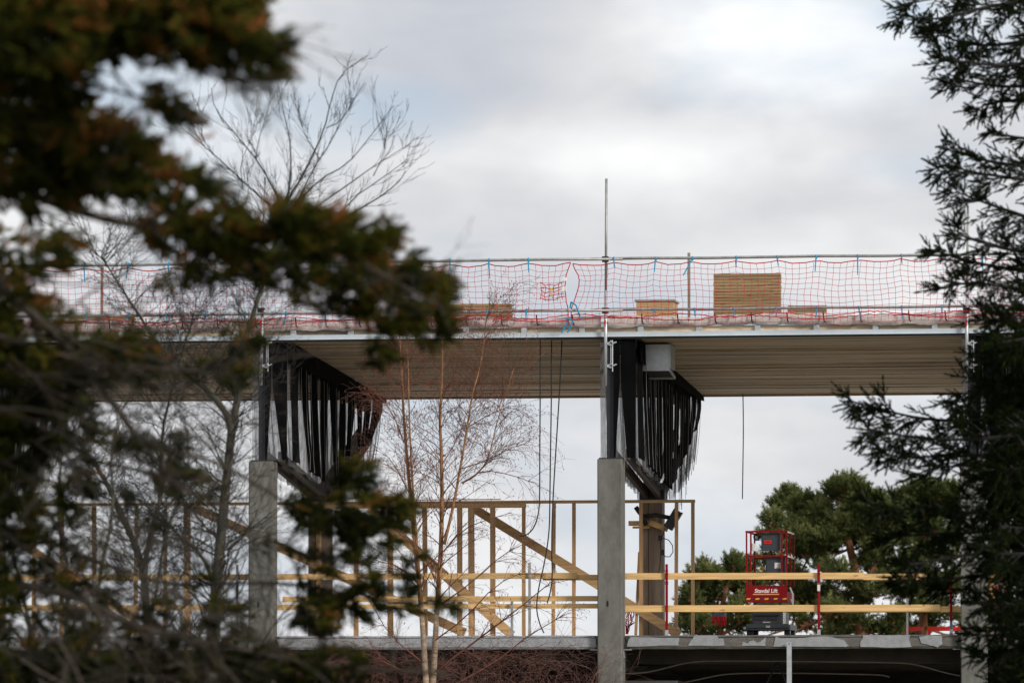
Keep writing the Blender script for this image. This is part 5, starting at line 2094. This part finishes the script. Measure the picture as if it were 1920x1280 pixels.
# boughs that come towards the camera or go away and fill the body of the crown
for k in range(64):
    y0 = 560 + 780 * k / 64 + r.uniform(-20, 20)
    if 1110 < y0:
        x1 = r.uniform(1895, 1960)
    elif y0 < 640:
        x1 = r.uniform(1870, 1960)
    else:
        x1 = r.uniform(1835, 1950)
    dz = r.choice((-1, 1)) * r.uniform(0.6, 1.6)
    bough([(2090, y0), (2030, y0 + 12), ((x1 + 2030) / 2, y0 + 20), (x1, y0 + 18 + r.uniform(-10, 20))], 0, dz, 0.45, 11, r.uniform(0.15, 0.5), 0.022)
for k in range(14):
    y0 = -40 + 45 * k
    if 170 < y0 < 300:
        continue
    bough([(2090, y0), (2030, y0 + 12), (1990, y0 + 20), (r.uniform(1925, 1965), y0 + 22)], 0, r.choice((-1, 1)) * r.uniform(0.4, 1.2), 0.36, 9, r.uniform(0.1, 0.4), 0.022)
obj('branchlets', mst, M['bark_twig'], t, kind='stuff')
S.build('foliage', M['needles_spruce'], t, 'stuff')

# ------------------------------------------------------------------ pines behind the building
def pine(label, yd, trunks, clumps, seed, xb):
    r = random.Random(seed)
    s = FPX / yd
    base = far(xb, HORIZ + 1.6 * s, yd)
    t = thing('pine_tree', label, 'tree', base, 'W', 'pines behind the building')
    LPp = []
    for k, (px, rad) in enumerate(trunks):
        P = [far(x, y, yd + r.uniform(-0.3, 0.3)) for x, y in px]
        if k == 0:
            P = [base] + P
        P = smooth_line(P, 1)
        n = len(P)
        m = MB()
        m.tube(P, [max(0.02, 0.72 * rad * (1 - 0.7 * i / (n - 1))) for i in range(n)], 8)
        obj('trunk' if k == 0 else 'limb', m, M['bark_pine'], t, smooth=True)
        LPp += [p for p in P if p.z > 2.6]
    protos = [spray_proto(30, 0.55, 0.042, seed * 10 + q, 0.3, 1.0) for q in range(4)]
    S = Sprays(protos)
    m = MB()
    for (cx, cy, rx, ry, dn) in clumps:
        dy = r.uniform(-2.0, 1.4)
        c = far(cx, cy, yd + dy)
        near = min(LPp, key=lambda q: (q - c).length)
        mid = near.lerp(c, 0.5) + Vector((0, 0, -0.15))
        m.tube([near, mid, c + Vector((0, 0, -ry / s * 0.5))], [0.05, 0.035, 0.015], 4, False)
        hub = [near, mid, c]
        n = int(rx * ry * math.pi / 8.5 * dn) + 6
        shade = r.uniform(-0.12, 0.12)
        for q in range(n):
            v = rvec(r) * (r.random() ** 0.55) * (1.35 if r.random() < 0.12 else 1.0)
            p = c + Vector((v.x * rx / s, v.y * rx / s, v.z * ry / s))
            d = Vector((v.x * 0.7, v.y * 0.7, 0.7 + v.z * 0.5)) + rvec(r) * 0.5
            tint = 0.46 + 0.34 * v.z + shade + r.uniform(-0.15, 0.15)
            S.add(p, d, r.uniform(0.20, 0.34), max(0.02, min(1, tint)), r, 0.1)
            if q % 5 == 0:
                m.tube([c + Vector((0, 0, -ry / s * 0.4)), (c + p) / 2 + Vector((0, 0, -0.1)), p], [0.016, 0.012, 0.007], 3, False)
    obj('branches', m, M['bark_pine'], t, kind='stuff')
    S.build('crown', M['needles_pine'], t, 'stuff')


def fill(poly_rows, rx, ry, seed, dn, skip=0.12):
    """clumps spread between the left and right outline at each height"""
    r = random.Random(seed)
    out = []
    for (y, x0, x1, d) in poly_rows:
        n = max(1, int((x1 - x0) / (rx * 1.15)))
        for k in range(n):
            if r.random() < skip + (1 - d) * 0.6:
                continue
            x = x0 + (x1 - x0) * (k + 0.5) / n + r.uniform(-0.3, 0.3) * rx
            out.append((x, y + r.uniform(-0.5, 0.5) * ry, rx * r.uniform(0.7, 1.2), ry * r.uniform(0.7, 1.25), dn * d))
    return out


rowsA = [(905, 1566, 1600, 1), (922, 1560, 1630, 1), (938, 1470, 1660, 1), (955, 1422, 1700, 1), (972, 1430, 1690, 1), (990, 1470, 1690, 1), (1008, 1490, 1690, 1), (1026, 1500, 1690, .9), (1046, 1490, 1670, .85),
         (1066, 1490, 1670, .5), (1088, 1480, 1680, .5), (1108, 1480, 1690, .65), (1128, 1470, 1690, .65), (1150, 1480, 1690, .5), (1168, 1490, 1690, .5), (1184, 1500, 1690, .5)]
pine('big spreading pine directly behind the scissor lift', 182.0,
     [([(1618, 1250), (1612, 1150), (1606, 1080), (1590, 1010), (1580, 950)], 0.34), ([(1612, 1120), (1560, 1060), (1520, 1010)], 0.14), ([(1612, 1100), (1650, 1050), (1670, 1000)], 0.14), ([(1612, 1160), (1560, 1150), (1500, 1180), (1480, 1190)], 0.11), ([(1606, 1080), (1540, 1040), (1480, 990)], 0.10)],
     fill(rowsA, 24, 15, 5, 1.0), 71, 1620)
rowsB = [(915, 1705, 1790, 1), (930, 1690, 1805, 1), (948, 1680, 1810, 1), (968, 1670, 1815, 1), (990, 1680, 1820, 1), (1012, 1690, 1820, 1), (1036, 1690, 1820, .8), (1060, 1690, 1820, .6), (1085, 1680, 1820, .6), (1110, 1660, 1820, .7), (1135, 1660, 1820, .7), (1160, 1650, 1820, .6), (1182, 1660, 1830, .6)]
pine('pine with paler crown tips half covered by the spruce bough', 188.0,
     [([(1735, 1250), (1730, 1150), (1728, 1050), (1735, 970)], 0.30), ([(1730, 1110), (1690, 1070), (1670, 1020)], 0.12), ([(1730, 1140), (1775, 1090), (1790, 1040)], 0.12)],
     fill(rowsB, 24, 15, 6, 0.95), 72, 1735)
rowsC = [(1052, 1360, 1400, 1), (1064, 1312, 1412, 1), (1080, 1300, 1415, 1), (1098, 1295, 1420, 1), (1116, 1282, 1440, 1), (1134, 1280, 1450, .9), (1154, 1278, 1450, .75), (1172, 1282, 1450, .7), (1186, 1285, 1420, .5)]
pine('lower pine between the stud wall and the lift', 176.0,
     [([(1352, 1250), (1350, 1180), (1356, 1120), (1370, 1080)], 0.22), ([(1350, 1180), (1320, 1140), (1305, 1110)], 0.10), ([(1352, 1190), (1400, 1160), (1430, 1130)], 0.09), ([(1352, 1170), (1310, 1180), (1280, 1185)], 0.07)],
     fill(rowsC, 20, 12, 7, 1.0), 73, 1352)
rowsD = [(1085, 1425, 1510, .8), (1105, 1420, 1520, .7), (1130, 1480, 1540, .7), (1150, 1485, 1560, .5), (1178, 1520, 1600, .4)]
pine('sparse pine with thin dark boughs low behind the lift', 196.0,
     [([(1560, 1250), (1556, 1180), (1540, 1120), (1500, 1080)], 0.24), ([(1556, 1190), (1500, 1170), (1440, 1190)], 0.12), ([(1556, 1150), (1590, 1100)], 0.1)],
     fill(rowsD, 20, 11, 8, 0.8) + [(1446, 1004, 24, 14, .9), (1462, 1030, 26, 14, .9), (1436, 1052, 24, 12, .9), (1472, 1062, 24, 12, .9), (1442, 1086, 24, 12, .8), (1484, 1094, 22, 12, .8)], 74, 1562)
